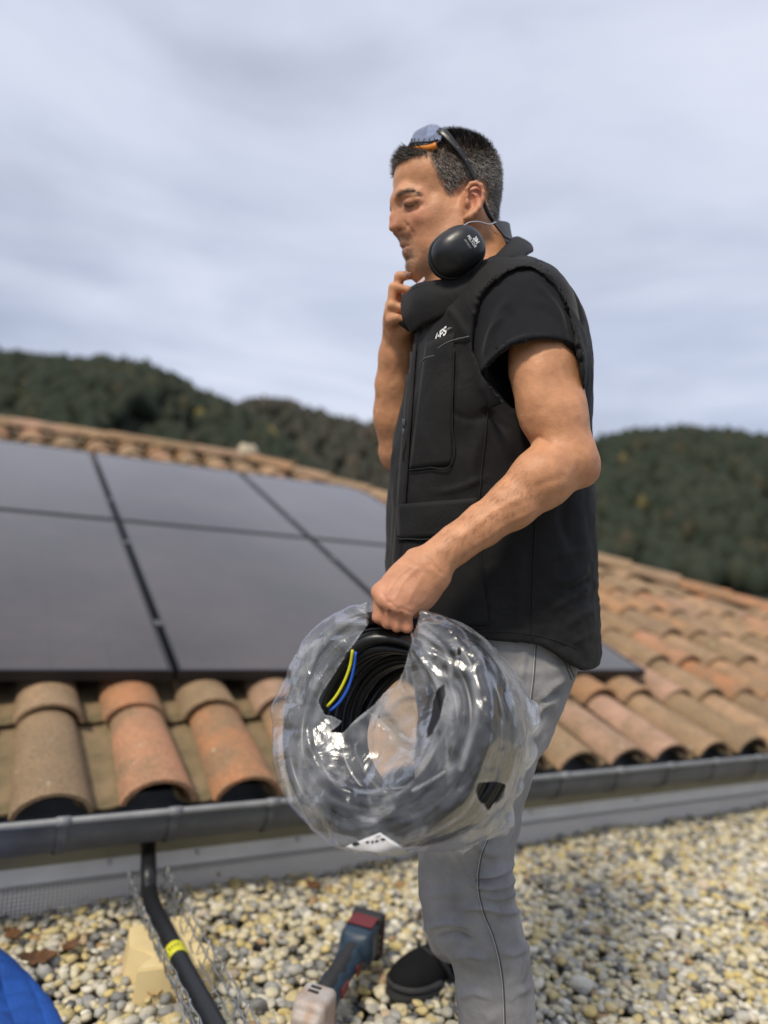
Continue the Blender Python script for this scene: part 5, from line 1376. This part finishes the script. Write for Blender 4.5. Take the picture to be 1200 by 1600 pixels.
# ---------------------------------------------------------------- coil of conduit in torn plastic film
coil = empty('conduit_coil', to_world(W(632, 1345, .985)[None])[0], 'coil of black conduit in torn clear plastic film, held by the man', 'coil')
CAX = np.array([-0.45, 0.40, -0.80]); CAX /= np.linalg.norm(CAX)
CU = np.cross([0, 1, 0.0], CAX); CU /= np.linalg.norm(CU); CU *= np.sign(CU[0]); CV = np.cross(CAX, CU); CV *= np.sign(CV[1])
CC = W(627, 1134, 0.985); RI, RO, TT = 0.091, 0.150, 0.080
def ring(phi, rho, ax): return CC + np.outer(rho * np.cos(phi), CU) + np.outer(rho * np.sin(phi), CV) + np.outer(np.broadcast_to(ax, phi.shape), CAX)
m, n, l, b = nt('black_conduit'); b.inputs['Base Color'].default_value = (0.010, 0.010, 0.011, 1); b.inputs['Roughness'].default_value = 0.34; b.inputs['Specular IOR Level'].default_value = 0.45
M_cond = m
cm = MB(); rs = np.random.RandomState(3)
NSEG = 300
allv, allf, kk = [], [], 0
for li, rho0 in enumerate((RI + .011, RI + .0285, RI + .046)):
    na_ = 8 if li != 1 else 7
    for j in range(na_):
        ax0 = (j - (na_ - 1) / 2) * .0195
        ph = np.linspace(0, 2 * math.pi, NSEG, endpoint=False)
        p1, p2, p3 = rs.uniform(0, 6.28, 3)
        rho = rho0 + .0045 * np.sin(ph * 2 + p1) + .0025 * np.sin(ph * 3 + p2); ax = ax0 + .008 * np.sin(ph + p3) + .004 * np.sin(3 * ph + p1)
        P = ring(ph, rho, ax); T = np.roll(P, -1, 0) - np.roll(P, 1, 0); T /= np.linalg.norm(T, axis=1)[:, None]
        out = (P - CC) - np.outer((P - CC) @ CAX, CAX); out -= T * (out * T).sum(1)[:, None]; out /= np.linalg.norm(out, axis=1)[:, None]; bi_ = np.cross(T, out)
        r = .0100 - .0007 * (np.arange(NSEG) % 2)
        an = np.linspace(0, 2 * math.pi, 9, endpoint=False)
        V = P[:, None] + (out[:, None] * np.cos(an)[None, :, None] + bi_[:, None] * np.sin(an)[None, :, None]) * r[:, None, None]
        ii = np.arange(NSEG)[:, None]; jj = np.arange(9)[None]
        q = np.stack([ii * 9 + jj, ii * 9 + (jj + 1) % 9, ((ii + 1) % NSEG) * 9 + (jj + 1) % 9, ((ii + 1) % NSEG) * 9 + jj], -1).reshape(-1, 4)
        allv.append(V.reshape(-1, 3)); allf.append(q + kk); kk += NSEG * 9
cv, cf = np.vstack(allv), np.vstack(allf)
gq = cv - W(632, 958, .97); gw = np.exp(-((gq ** 2).sum(1)) / .048 ** 2); cv = cv + np.outer(gw, [0.004, -0.014, 0.040])      # squeezed down under the fist
cw = mesh('windings', to_world(cv), cf, M_cond, None, True); child(cw, coil)
bm = bmesh.new(); bm.from_mesh(cw.data); bmesh.ops.recalc_face_normals(bm, faces=bm.faces); bm.to_mesh(cw.data); bm.free()
coil_b = bvh_of(cv, cf)
for nm, colr, pts in (('yellow_green_wire', (0.62, 0.60, 0.02), [(551, 1015), (547, 1040), (538, 1065), (525, 1088), (511, 1104)]), ('blue_wire', (0.02, 0.10, 0.50), [(556, 1018), (553, 1043), (546, 1070), (533, 1094), (516, 1111)])):
    P = [cast(coil_b, x_, y_, 0.0)[0] for x_, y_ in spline(pts, 14)]
    zmin = min(p[2] for p in P if p is not None)
    path = []
    for (x_, y_), p in zip(spline(pts, 14), P):
        path.append(W(x_, y_, (zmin - .004)))
    wb = MB(); wb.tube(to_world(np.array(path)), .0021, 8); wb.build(nm, basic(nm, colr, 0.35), coil, smooth=True)
# the film bag
m, n, l, b = nt('plastic_film')
vc = node(n, 'VertexColor', layer_name='Col'); t = n.new('ShaderNodeTexCoord'); uv = n.new('ShaderNodeUVMap')
tr = node(n, 'BsdfTransparent'); tr.inputs['Color'].default_value = (0.93, 0.94, 0.96, 1)
gs = node(n, 'BsdfGlossy', Roughness=0.2); gs.inputs['Color'].default_value = (0.95, 0.97, 1, 1)
df = node(n, 'BsdfDiffuse'); df.inputs['Color'].default_value = (0.72, 0.74, 0.78, 1); tl = node(n, 'BsdfTranslucent'); tl.inputs['Color'].default_value = (0.74, 0.77, 0.82, 1)
md = n.new('ShaderNodeMixShader'); md.inputs['Fac'].default_value = 0.4; l.new(df.outputs[0], md.inputs[1]); l.new(tl.outputs[0], md.inputs[2])
mpn = node(n, 'Mapping'); mpn.inputs['Scale'].default_value = (1.0, 1.0, 1.0); l.new(uv.outputs['UV'], mpn.inputs['Vector'])
n1 = node(n, 'TexNoise', Scale=2.6, Detail=6.0, Roughness=0.6, Distortion=1.0); l.new(mpn.outputs['Vector'], n1.inputs['Vector'])
r1 = ramp(n, [(0.42, (0.035, 0.035, 0.035)), (0.52, (0.09, 0.09, 0.09)), (0.60, (0.28, 0.28, 0.28)), (0.70, (0.58, 0.58, 0.58))]); l.new(n1.outputs['Fac'], r1.inputs['Fac'])
mxx = node(n, 'Math', operation='MAXIMUM'); sp_ = n.new('ShaderNodeSeparateColor'); l.new(vc.outputs['Color'], sp_.inputs['Color']); l.new(sp_.outputs['Red'], mxx.inputs[0])
mlt = node(n, 'Math', operation='MULTIPLY'); l.new(r1.outputs['Color'], mlt.inputs[0]); l.new(sp_.outputs['Green'], mlt.inputs[1]); rg = node(n, 'TexNoise', Scale=13.0, Detail=3.0, Roughness=0.55, Distortion=0.8); rg.noise_type = 'RIDGED_MULTIFRACTAL'; l.new(t.outputs['Object'], rg.inputs['Vector'])
rgr = ramp(n, [(0.55, (0, 0, 0)), (0.84, (0.06, 0.06, 0.06)), (1.0, (0.55, 0.55, 0.55))]); l.new(rg.outputs['Fac'], rgr.inputs['Fac'])
mx3 = node(n, 'Math', operation='MAXIMUM'); l.new(mlt.outputs[0], mx3.inputs[0]); l.new(rgr.outputs['Color'], mx3.inputs[1]); l.new(mx3.outputs[0], mxx.inputs[1])
m1 = n.new('ShaderNodeMixShader'); l.new(mxx.outputs[0], m1.inputs['Fac']); l.new(tr.outputs[0], m1.inputs[1]); l.new(md.outputs[0], m1.inputs[2])
lw = node(n, 'LayerWeight', Blend=0.30); rm = ramp(n, [(0.0, (0.05, 0.05, 0.05)), (0.5, (0.09, 0.09, 0.09)), (1.0, (0.28, 0.28, 0.28))]); l.new(lw.outputs['Fresnel'], rm.inputs['Fac'])
m2 = n.new('ShaderNodeMixShader'); l.new(rm.outputs['Color'], m2.inputs['Fac']); l.new(m1.outputs[0], m2.inputs[1]); l.new(gs.outputs[0], m2.inputs[2])
gt = node(n, 'Math', operation='GREATER_THAN'); l.new(sp_.outputs['Blue'], gt.inputs[0]); gt.inputs[1].default_value = 0.5
tr0 = node(n, 'BsdfTransparent'); m3 = n.new('ShaderNodeMixShader'); l.new(gt.outputs[0], m3.inputs['Fac']); l.new(tr0.outputs[0], m3.inputs[1]); l.new(m2.outputs[0], m3.inputs[2])
l.new(m3.outputs[0], n['Material Output'].inputs['Surface'])
n2 = node(n, 'TexNoise', Scale=16.0, Detail=4.0, Roughness=0.5, Distortion=1.4); l.new(t.outputs['Object'], n2.inputs['Vector'])
bpr = node(n, 'Bump', Strength=0.45, Distance=0.004); l.new(rg.outputs['Fac'], bpr.inputs['Height'])
bpn = node(n, 'Bump', Strength=0.45, Distance=0.010); l.new(n2.outputs['Fac'], bpn.inputs['Height']); l.new(bpr.outputs['Normal'], bpn.inputs['Normal'])
for s_ in (gs, df, tl, lw): l.new(bpn.outputs['Normal'], s_.inputs['Normal'])
M_film = m
prof = []        # (rho, axial) from the centre of the front sheet over the tread to the back
for rho in np.linspace(0.0015, RI, 34): prof.append((rho, TT - 0.022 * (1 - (rho / RI) ** 2) + .004))
for rho in np.linspace(RI + .003, RO + .004, 26): prof.append((rho, TT + .010 - .004 * ((rho - RI) / (RO - RI)) ** 4))
for t_ in np.linspace(0.03, 1, 34): prof.append((RO + .011 - .004 * abs(t_ * 2 - 1) ** 3, (TT + .006) * (1 - 2 * t_)))
for rho in np.linspace(RO + .004, RI - .002, 8): prof.append((rho, -TT - .010))
prof = np.array(prof); NP = len(prof); NPH = 400
ph = np.linspace(0, 2 * math.pi, NPH, endpoint=False)
PH, RH = np.meshgrid(ph, prof[:, 0], indexing='ij'); AXv = np.broadcast_to(prof[:, 1][None], PH.shape)
V = ring(PH.ravel(), RH.ravel(), AXv.ravel())
sarc = np.r_[0, np.cumsum(np.hypot(np.diff(prof[:, 0]), np.diff(prof[:, 1])))]
PH0 = PH; uvc = np.stack([np.broadcast_to((np.cos(ph) * 1.0)[:, None], PH.shape) * 1.1, np.broadcast_to((np.sin(ph))[:, None], PH.shape) * 1.1], -1).reshape(-1, 2)
UVW = np.c_[((PH - 1.75) % (2 * math.pi)).ravel() * 0.55, np.broadcast_to(sarc[None] * 9.0, PH.shape).ravel(), np.broadcast_to(sarc[None] * 3.0, PH.shape).ravel()]
axl = (V - CC) @ CAX; rad = (V - CC) - np.outer(axl, CAX); rl = np.linalg.norm(rad, axis=1)[:, None] + 1e-6
wr_ = fbm(V * 17.0, 3, 40); wr2 = fbm(V * 52.0, 2, 41)
tread = np.exp(-((np.abs(axl) / TT) ** 6)); V = V + (rad / rl) * ((.0042 * wr_ + .0012 * wr2) * (rl[:, 0] > RO * .96))[:, None] + np.outer((.0048 * wr_ + .0012 * wr2) * np.sign(axl), CAX) * (np.abs(axl) > TT * .7)[:, None]
# gathered up into the fist
grip = W(622, 972, .985); dg = V - grip; dist = np.linalg.norm(dg, axis=1); pull = 0.55 * np.exp(-(dist / .055) ** 2)
V = V - dg * pull[:, None] * np.array([0.75, 0.6, 0.5])
ang = np.arctan2(dg[:, 1], dg[:, 0]); V = V + np.outer(.0030 * np.sin(ang * 22 + 3 * wr_) * np.exp(-(dist / .12) ** 2) * np.clip(dist / .03, 0, 1), CAX)
fgx, fgy = to_px(V); nearf = in_poly(fgx, fgy, [(574, 905), (655, 925), (656, 975), (648, 998), (575, 985)]) & (V[:, 2] < 1.02); V[nearf, 2] = np.maximum(V[nearf, 2], 1.0)
# loose ragged edge on the right side
right = np.clip(np.cos(PH.ravel() - (-0.05)) - 0.30, 0, 1) / 0.7
jp = np.broadcast_to(np.arange(NP)[None], PH.shape).ravel(); JE = 93
V = V + (rad / rl) * ((.006 + .008 * wr2) * np.clip(1 - np.abs(jp - JE) / 6.0, 0, 1) * np.clip(right * 2.2, 0, 1))[:, None]
x, y = to_px(V)
Cw = np.zeros(len(V)); Cg = np.ones(len(V))
Cw = np.maximum(Cw, .85 * np.clip(1 - np.abs(jp - JE) / 4.0, 0, 1) * np.clip(right * 2.2, 0, 1) * (0.6 + 0.4 * np.clip(wr2 + .5, 0, 1)))
TEARS = [[(578, 972), (600, 975), (640, 984), (643, 1000), (632, 1045), (621, 1072), (600, 1084), (582, 1104), (560, 1122), (532, 1146), (514, 1144), (534, 1126), (520, 1118), (508, 1116), (497, 1094), (505, 1080), (528, 1044), (552, 1008)],
         [(694, 1068), (696, 1085), (690, 1112), (676, 1146), (668, 1156), (670, 1136), (676, 1100), (684, 1078)],
         [(748, 1222), (770, 1221), (792, 1226), (786, 1246), (772, 1258), (764, 1272), (752, 1256), (744, 1236)],
         [(716, 1012), (722, 1014), (721, 1024), (715, 1026)]]
front = (jp < 88)
torn = np.zeros(len(V), bool); SDt = np.full(len(V), 10.0)
for k, tr_ in enumerate(TEARS):
    ip = in_poly(x + 2.5 * wr2, y + 2.5 * wr_, tr_) & front
    d0 = seg_dist2d(x + 2.5 * wr2, y + 2.5 * wr_, tr_ + tr_[:1]); torn |= ip & (d0 > 4.0); SDt = np.where(front, np.minimum(SDt, np.where(ip, -d0, d0)), SDt)
    d = seg_dist2d(x, y, tr_ + tr_[:1]); Cw = np.maximum(Cw, front * ~ip * .60 * np.clip(1 - d / (5.0 if k else 7.0), 0, 1) * (0.5 + 0.5 * np.clip(wr2 + .4, 0, 1)))
# milky stretch marks and long creases
for pts, w_, a_ in [([(640, 975), (690, 1010), (705, 1060), (700, 1130), (660, 1200)], 5, .5), ([(650, 965), (720, 1020), (745, 1100), (720, 1200)], 6, .40), ([(655, 975), (668, 1020), (650, 1075), (590, 1120)], 14, .38), ([(520, 1140), (505, 1200), (480, 1260)], 20, .42), ([(585, 945), (520, 985), (470, 1050)], 9, .45), ([(575, 965), (510, 1030), (485, 1090)], 12, .40), ([(500, 1110), (470, 1180), (470, 1240)], 10, .36),
                    ([(620, 1340), (660, 1310), (720, 1275), (745, 1240)], 2.5, .62), ([(690, 1318), (740, 1295), (775, 1275)], 2.5, .55), ([(645, 1235), (680, 1215), (695, 1205)], 2.5, .6), ([(760, 1000), (800, 1080), (805, 1160)], 10, .42), ([(450, 1100), (437, 1170), (455, 1250)], 4, .5), ([(550, 1140), (600, 1160), (650, 1110)], 16, .30), ([(545, 1180), (600, 1200), (655, 1150)], 26, .26), ([(470, 1100), (460, 1180), (490, 1270)], 22, .28)]:
    d = seg_dist2d(x, y, [tuple(q) for q in spline(pts, 24)]); Cw = np.maximum(Cw, a_ * np.exp(-(d / w_) ** 2) * front * (0.55 + 0.45 * np.clip(wr2 * 1.4 + .5, 0, 1)))
ii = np.arange(NPH)[:, None]; jj = np.arange(NP - 1)[None]
q = np.stack([ii * NP + jj, ((ii + 1) % NPH) * NP + jj, ((ii + 1) % NPH) * NP + jj + 1, ii * NP + jj + 1], -1).reshape(-1, 4)
q = q[~torn[q].any(1)]
film = mesh('plastic_wrap', to_world(V), q, M_film, None, True)
at = film.data.color_attributes.new('Col', 'FLOAT_COLOR', 'POINT'); at.data.foreach_set('color', np.c_[Cw, Cg, np.clip(0.5 + SDt / 20, 0, 1), Cg].astype(np.float32).ravel())
uvl = film.data.uv_layers.new(); li = np.zeros(len(film.data.loops), np.int32); film.data.loops.foreach_get('vertex_index', li)
uvl.data.foreach_set('uv', UVW[li][:, :2].astype(np.float32).ravel() * np.array([1.0], np.float32))
child(film, coil); film_b = bvh_of(V, q)
lab = patch('paper_label', film_b, [(541, 1322), (594, 1301), (637, 1329), (578, 1342)], basic('label_paper', (0.62, 0.62, 0.64), 0.6, noise=0.15, nscale=300), film, 12, 8, 0.0012)
M_ink = basic('black_ink', (0.02, 0.02, 0.022), 0.6); M_ink2 = basic('grey_ink', (0.25, 0.25, 0.26), 0.6)
for k, (poly, mt) in enumerate([([(551, 1317), (556, 1314.5), (562, 1314.5), (564, 1317), (559, 1319.5), (553, 1320)], M_ink), ([(595, 1310), (600, 1308), (605, 1310.5), (600, 1313)], M_ink), ([(572, 1314), (576, 1312.5), (579, 1315), (575, 1317)], M_ink), ([(581, 1315.5), (583.5, 1312), (586, 1313), (584, 1317)], M_ink), ([(587, 1314), (591, 1310.5), (593, 1312), (590, 1315.5)], M_ink), ([(588, 1306.5), (595, 1303.5), (597, 1304.5), (590, 1307.5)], M_ink2),
                                ([(560, 1333), (620, 1318), (621, 1319), (561, 1334.2)], M_ink2), ([(570, 1337), (625, 1322), (626, 1323), (571, 1338)], M_ink2), ([(578, 1339), (629, 1325.5), (630, 1326.3), (579, 1340)], M_ink2)]):
    pts = [cast(film_b, x_, y_, 0.0032)[0] for x_, y_ in poly]
    if all(p is not None for p in pts): child(mesh('label_mark', to_world(np.array(pts)), [tuple(range(len(pts)))], mt), lab) if False else child(mesh('label_mark', to_world(np.array(pts)), [tuple(range(len(pts)))], mt), film)
# ---------------------------------------------------------------- things on the gravel
# foam support block: a cross with notched sides, wider at its foot
M_foam = basic('cream_foam', (0.74, 0.59, 0.31), 0.85, colour2=(0.66, 0.52, 0.26), nscale=10, bump=0.25, bscale=400)
ftop = 0.085
poly = [(203, 1447), (232, 1440), (262, 1437), (268, 1432), (309, 1427), (314, 1458), (305, 1468), (332, 1477), (334, 1500), (300, 1512), (282, 1504), (262, 1510), (214, 1516), (226, 1502), (240, 1493), (232, 1488), (203, 1478)]
T = np.array([ground(x_, y_, ftop) for x_, y_ in poly]); c = T.mean(0); Bt = c + (T - c) * 1.10; Bt[:, 2] = 0.004
nP = len(poly); v = list(T) + list(Bt)
fo = mesh('foam_block', v, [tuple(range(nP)), tuple(range(2 * nP - 1, nP - 1, -1))] + [(i, nP + i, nP + (i + 1) % nP, (i + 1) % nP) for i in range(nP)], M_foam)
bm = bmesh.new(); bm.from_mesh(fo.data); bmesh.ops.recalc_face_normals(bm, faces=bm.faces); bmesh.ops.bevel(bm, geom=bm.edges[:], offset=.003, segments=2, affect='EDGES'); bm.to_mesh(fo.data); bm.free()
fo.data.polygons.foreach_set('use_smooth', np.ones(len(fo.data.polygons), dtype=bool)); fo.data.set_sharp_from_angle(angle=math.radians(35))
tag(fo, 'cream yellow foam support block with notched sides under the conduit', 'block')
# conduit rising under the gutter and lying in a wire tray
path = [depth(232, 1296, 2.08), ground(232, 1352, .150), ground(233, 1392, .112), ground(243, 1425, .105), ground(262, 1463, .104), ground(285, 1510, .104), ground(312, 1560, .104), ground(345, 1622, .104), ground(385, 1700, .09), ground(430, 1800, .06)]
P = spline(path, 420); r = .0195 - .0010 * (np.arange(420) % 2)
cd = empty('cable_conduit', ground(285, 1510), 'black corrugated conduit with yellow tape running out from under the gutter', 'conduit')
tb = MB(); tb.tube(P, r, 16); tb.build('tube', basic('black_corrugated_plastic', (0.013, 0.014, 0.016), 0.4, bump=0.1, bscale=100), cd, smooth=True)
ti = int(np.argmin([np.hypot(*(np.array(q_) - np.array([285, 1487]))) for q_ in [(600 + F * (MW.T @ (p - CAMP))[0] / (MW.T @ (p - CAMP))[2], 800 - F * (MW.T @ (p - CAMP))[1] / (MW.T @ (p - CAMP))[2]) for p in P]]))
tp = MB(); tp.tube(P[ti - 7:ti + 8], .0210, 20); tp.build('yellow_tape', basic('yellow_tape', (0.62, 0.60, 0.03), 0.45), cd, smooth=True)
Tt = P[ti + 3] - P[ti - 3]; Tt /= np.linalg.norm(Tt); vw = CAMP - P[ti]; vw -= Tt * (vw @ Tt); vw /= np.linalg.norm(vw); sdv = np.cross(Tt, vw)
for k, a in enumerate((-.55, -.25, .05, .35)):
    o_ = vw * math.cos(a) + sdv * math.sin(a); t2 = -vw * math.sin(a) + sdv * math.cos(a); mk = MB()
    mk.box(P[ti] + o_ * .0213, Tt, t2, o_, .0050, .0011, .0003); mk.build('tape_mark', M_ink, cd)
tray = empty('wire_tray', ground(270, 1480), 'galvanised wire mesh cable tray holding the black conduit', 'cable tray')
M_galv = basic('galvanised_wire', (0.34, 0.36, 0.37), 0.42, 0.7, noise=0.3, nscale=60)
Pt = spline([ground(228, 1385, .085), ground(243, 1425, .085), ground(262, 1463, .085), ground(285, 1510, .085), ground(312, 1560, .085), ground(345, 1622, .085), ground(385, 1700, .07)], 160)
Td = np.gradient(Pt, axis=0); Td /= np.linalg.norm(Td, axis=1)[:, None]; Sd = np.cross(Td, [0, 0, 1]); Sd /= np.linalg.norm(Sd, axis=1)[:, None]
wob = lambda ph_, amp: (amp * np.sin(np.linspace(0, 62, 160) + ph_))[:, None]
for sx_, zz, ph_ in ((-.036, .000, 0), (-.044, .024, 1.5), (-.047, .048, 3), (.036, .000, .7), (.044, .024, 2.2), (.047, .048, 3.9), (0, -.002, 2)):
    w = MB(); w.tube(Pt + Sd * sx_ + np.array([0, 0, zz]) + wob(ph_, .0022) * Sd + wob(ph_ + 1, .0022) * np.array([0, 0, 1.]), .0019, 6); w.build('long_wire', M_galv, tray, smooth=True)
for i in range(3, 160, 10):
    o = Pt[i]; s_ = Sd[i]; z = np.array([0, 0, 1.0]); w = MB()
    j1, j2 = rnd.uniform(-.004, .004), rnd.uniform(-.004, .004)
    w.tube([o - s_ * .049 + z * (.052 + j1), o - s_ * .045 + z * .022, o - s_ * .038 - z * .003, o - z * .005, o + s_ * .038 - z * .003, o + s_ * .045 + z * .022, o + s_ * .049 + z * (.052 + j2)], .0018, 6)
    w.build('cross_wire', M_galv, tray, smooth=True)
# blue quilted cloth at the lower left
M_blue = basic('blue_quilted_cloth', (0.006, 0.075, 0.36), 0.8, noise=0.25, nscale=9, bump=0.25, bscale=120)
edge = spline([ground(-160, 1440), ground(-60, 1468), ground(0, 1500), ground(34, 1522), ground(66, 1556), ground(92, 1592), ground(112, 1650), ground(140, 1740), ground(100, 1900), ground(-40, 2000), ground(-240, 1980), ground(-420, 1800), ground(-420, 1600), ground(-300, 1480), ground(-160, 1440)], 260)
cen = ground(-140, 1660); nr_ = 90; v = []
for i, e_ in enumerate(edge):
    for j in range(nr_):
        t_ = j / (nr_ - 1); p = e_ + (cen - e_) * t_
        d = np.linalg.norm(p - e_)
        u_, w_ = p[0] * 0.8 + p[1] * 0.6, -p[0] * 0.6 + p[1] * 0.8
        quilt = abs(math.sin(u_ * 60)) ** .45 * abs(math.sin(w_ * 60)) ** .45
        h_ = .022 * (1 - math.exp(-d / .010)) + .030 * (1 - math.exp(-d / .16))
        v.append((p[0], p[1], .008 + h_ + .0120 * quilt * (1 - math.exp(-d / .02))))
v = np.array(v); v[:, 2] += .016 * fbm(v * np.array([9, 9, 0]) + 3, 2, 15) * np.clip((v[:, 2] - .02) / .03, 0, 1)
idx = np.arange(len(v)).reshape(len(edge), nr_); q = np.stack([idx[:-1, :-1], idx[1:, :-1], idx[1:, 1:], idx[:-1, 1:]], -1).reshape(-1, 4)
bl = mesh('quilted_blanket', v, q, M_blue, smooth=True); bm = bmesh.new(); bm.from_mesh(bl.data); bmesh.ops.recalc_face_normals(bm, faces=bm.faces)
if sum(f_.normal.z for f_ in bm.faces) < 0: bmesh.ops.reverse_faces(bm, faces=bm.faces)
bm.to_mesh(bl.data); bm.free()
tag(bl, 'bright blue quilted cloth lying on the pebbles at the lower left', 'blanket')
# dry leaves
M_leaf = basic('dry_leaf', (0.16, 0.075, 0.03), 0.8, colour2=(0.09, 0.045, 0.02), nscale=40)
M_leaf2 = basic('orange_leaf', (0.30, 0.14, 0.03), 0.8, colour2=(0.20, 0.09, 0.02), nscale=40)
LV = [((60, 1502), .075, 20, 'long dark brown dry leaf beside the blue cloth', M_leaf), ((109, 1484), .045, 70, 'small curled brown leaf up from the long dark leaf', M_leaf), ((20, 1466), .05, 140, 'brown leaf at the left edge of the pebbles', M_leaf), ((240, 1557), .04, 200, 'orange brown leaf on the pebbles below the foam block', M_leaf2), ((297, 1364), .05, 10, 'rusty orange leaf by the wall flashing right of the conduit', M_leaf2), ((340, 1370), .03, 300, 'small rusty leaf right of the larger orange one', M_leaf2), ((489, 1388), .055, 330, 'dark brown leaf on the pebbles under the coil', M_leaf)]
for (px_, py_), ln, ang_, lb_, mt in LV:
    c = ground(px_, py_, .026); a = math.radians(ang_); u_ = np.array([math.cos(a), math.sin(a), 0.0]); w_ = np.array([-math.sin(a), math.cos(a), 0.0]); v = []
    for i in range(9):
        t_ = i / 8; wd_ = ln * .36 * math.sin(math.pi * min(t_ * 1.02, 1)) ** .8 * (1 + .25 * math.sin(i * 2.7)) + .0005
        for k in (-1, 0, 1): v.append(c + u_ * (t_ - .5) * ln + w_ * wd_ * k + np.array([0, 0, .010 * abs(k) + .012 * (t_ - .5) ** 2 * 4 * .6]))
    f = [(i * 3 + k, i * 3 + k + 1, i * 3 + k + 4, i * 3 + k + 3) for i in range(8) for k in (0, 1)]
    o = mesh('dry_leaf', v, f, mt, smooth=True); sd = o.modifiers.new('thick', 'SOLIDIFY'); sd.thickness = .0012
    tag(o, lb_, 'leaf', 'dry leaves on the pebbles')
# cordless angle grinder lying on the pebbles
gr = empty('angle_grinder', ground(520, 1560), 'blue and black cordless angle grinder with dusty metal guard on the pebbles', 'power tool')
h0, h1 = ground(492, 1583, .075), ground(556, 1490, .085)
gx = h1 - h0; gx /= np.linalg.norm(gx); gy = np.cross([0, 0, 1.0], gx); gy /= np.linalg.norm(gy); gz = np.cross(gx, gy)
GRW = np.array([gx, gy, gz])
gp = lambda a, s_, z_: MW.T @ (h0 + gx * a + gy * s_ + gz * z_ - CAMP)
GRc = np.array([MW.T @ gx, MW.T @ gy, MW.T @ gz])
M_gblue = basic('tool_blue_plastic', (0.018, 0.042, 0.070), 0.45, noise=0.3, nscale=30); M_gblack = basic('tool_black_rubber', (0.022, 0.022, 0.023), 0.7, noise=0.3, nscale=50)
M_gred = basic('tool_red_plastic', (0.13, 0.014, 0.016), 0.5); M_gmetal = basic('dusty_cast_metal', (0.44, 0.42, 0.40), 0.6, 0.1, colour2=(0.36, 0.24, 0.17), nscale=30)
M_gdust = basic('dusty_guard', (0.48, 0.40, 0.36), 0.75, 0.1, colour2=(0.45, 0.24, 0.16), nscale=22)
sb = SDF(); sb.chain([gp(.03, 0, .0), gp(.09, 0, .004), gp(.17, 0, .010), gp(.215, 0, .012)], [.032, .026, .027, .034], .012)
sb.box(gp(.240, 0, .014), (.036, .036, .040), GRc, .012, .02)
gb_, _, _ = sculpt('housing', sb, gp(.12, 0, 0) - .20, gp(.12, 0, 0) + .20, .0030, M_gblue, gr)
sb = SDF(); sb.chain([gp(.05, 0, .016), gp(.11, 0, .018), gp(.185, 0, .024)], [.0195, .0170, .0190], .01); sculpt('rubber_grip', sb, gp(.12, 0, 0) - .14, gp(.12, 0, 0) + .14, .0030, M_gblack, gr)
sb = SDF(); sb.box(gp(.287, 0, .010), (.016, .039, .052), GRc, .008); sb.box(gp(.300, 0, .010), (.010, .034, .047), GRc, .006)
sculpt('battery', sb, gp(.29, 0, 0) - .09, gp(.29, 0, 0) + .09, .0030, M_gblack, gr)
for s_, z_, hx, hy, hz in ((0, .058, .030, .030, .0022), (-.0395, .010, .004, .0015, .036), (-.036, .002, .012, .0016, .012), (-.0305, .006, .018, .0020, .010)):
    a_ = {0.058: .262, .010: .292, .002: .165, .006: .085}[z_]
    if z_ == .002: s_ = -.0285
    if z_ == .006: s_ = -.0290
    rb = MB(); rb.box(h0 + gx * a_ + gy * s_ + gz * z_, gx, gy, gz, hx, hy, hz); rb.build('red_accent', M_gred, gr, bevel=.001)
for k in range(3):
    rb = MB(); rb.box(h0 + gx * .268 + gy * -.0372 + gz * (-.012 + .016 * k), gx, gy, gz, .004, .0012, .005); rb.build('battery_rib', basic('tan_rib', (0.20, 0.15, 0.09), 0.7) if k == 0 else bpy.data.materials['tan_rib'], gr)
sb = SDF(); sb.box(gp(-.004, 0, .004), (.036, .035, .038), GRc, .013); sb.box(gp(-.030, 0, -.006), (.024, .030, .028), GRc, .010, .012); sb.cone(gp(-.012, 0, .0), gp(-.012, 0, -.045), .026, .022, .01)
sculpt('gear_head', sb, gp(-.01, 0, 0) - .09, gp(-.01, 0, 0) + .09, .0028, M_gmetal, gr)
for k in range(2):
    vb = MB(); vb.box(h0 + gx * (.012 - .014 * k) + gy * .006 + gz * .0425, gx, gy, gz, .0036, .011, .0006); vb.build('vent_slot', M_gblack, gr)
gd = MB(); an = np.linspace(-2.4, 1.0, 26); cdk = h0 + gx * -.012 - gz * .052
rim_ = [cdk + (gx * math.cos(a) + gy * math.sin(a)) * .066 for a in an]
v = []; 
for p in rim_: v += [p + gz * .016, p - gz * .014]
v.append(cdk + gz * .016); kc = len(v) - 1
gd.add(v, [(2 * i, 2 * i + 1, 2 * i + 3, 2 * i + 2) for i in range(25)] + [(kc, 2 * i, 2 * i + 2) for i in range(25)])
go_ = gd.build('guard', M_gdust, gr); sd = go_.modifiers.new('thick', 'SOLIDIFY'); sd.thickness = .003
dk = MB(); dk.tube([cdk - gz * .004, cdk - gz * .0065], .060, 40); dk.build('cutting_disc', basic('grey_disc', (0.22, 0.21, 0.20), 0.7, noise=0.2), gr)
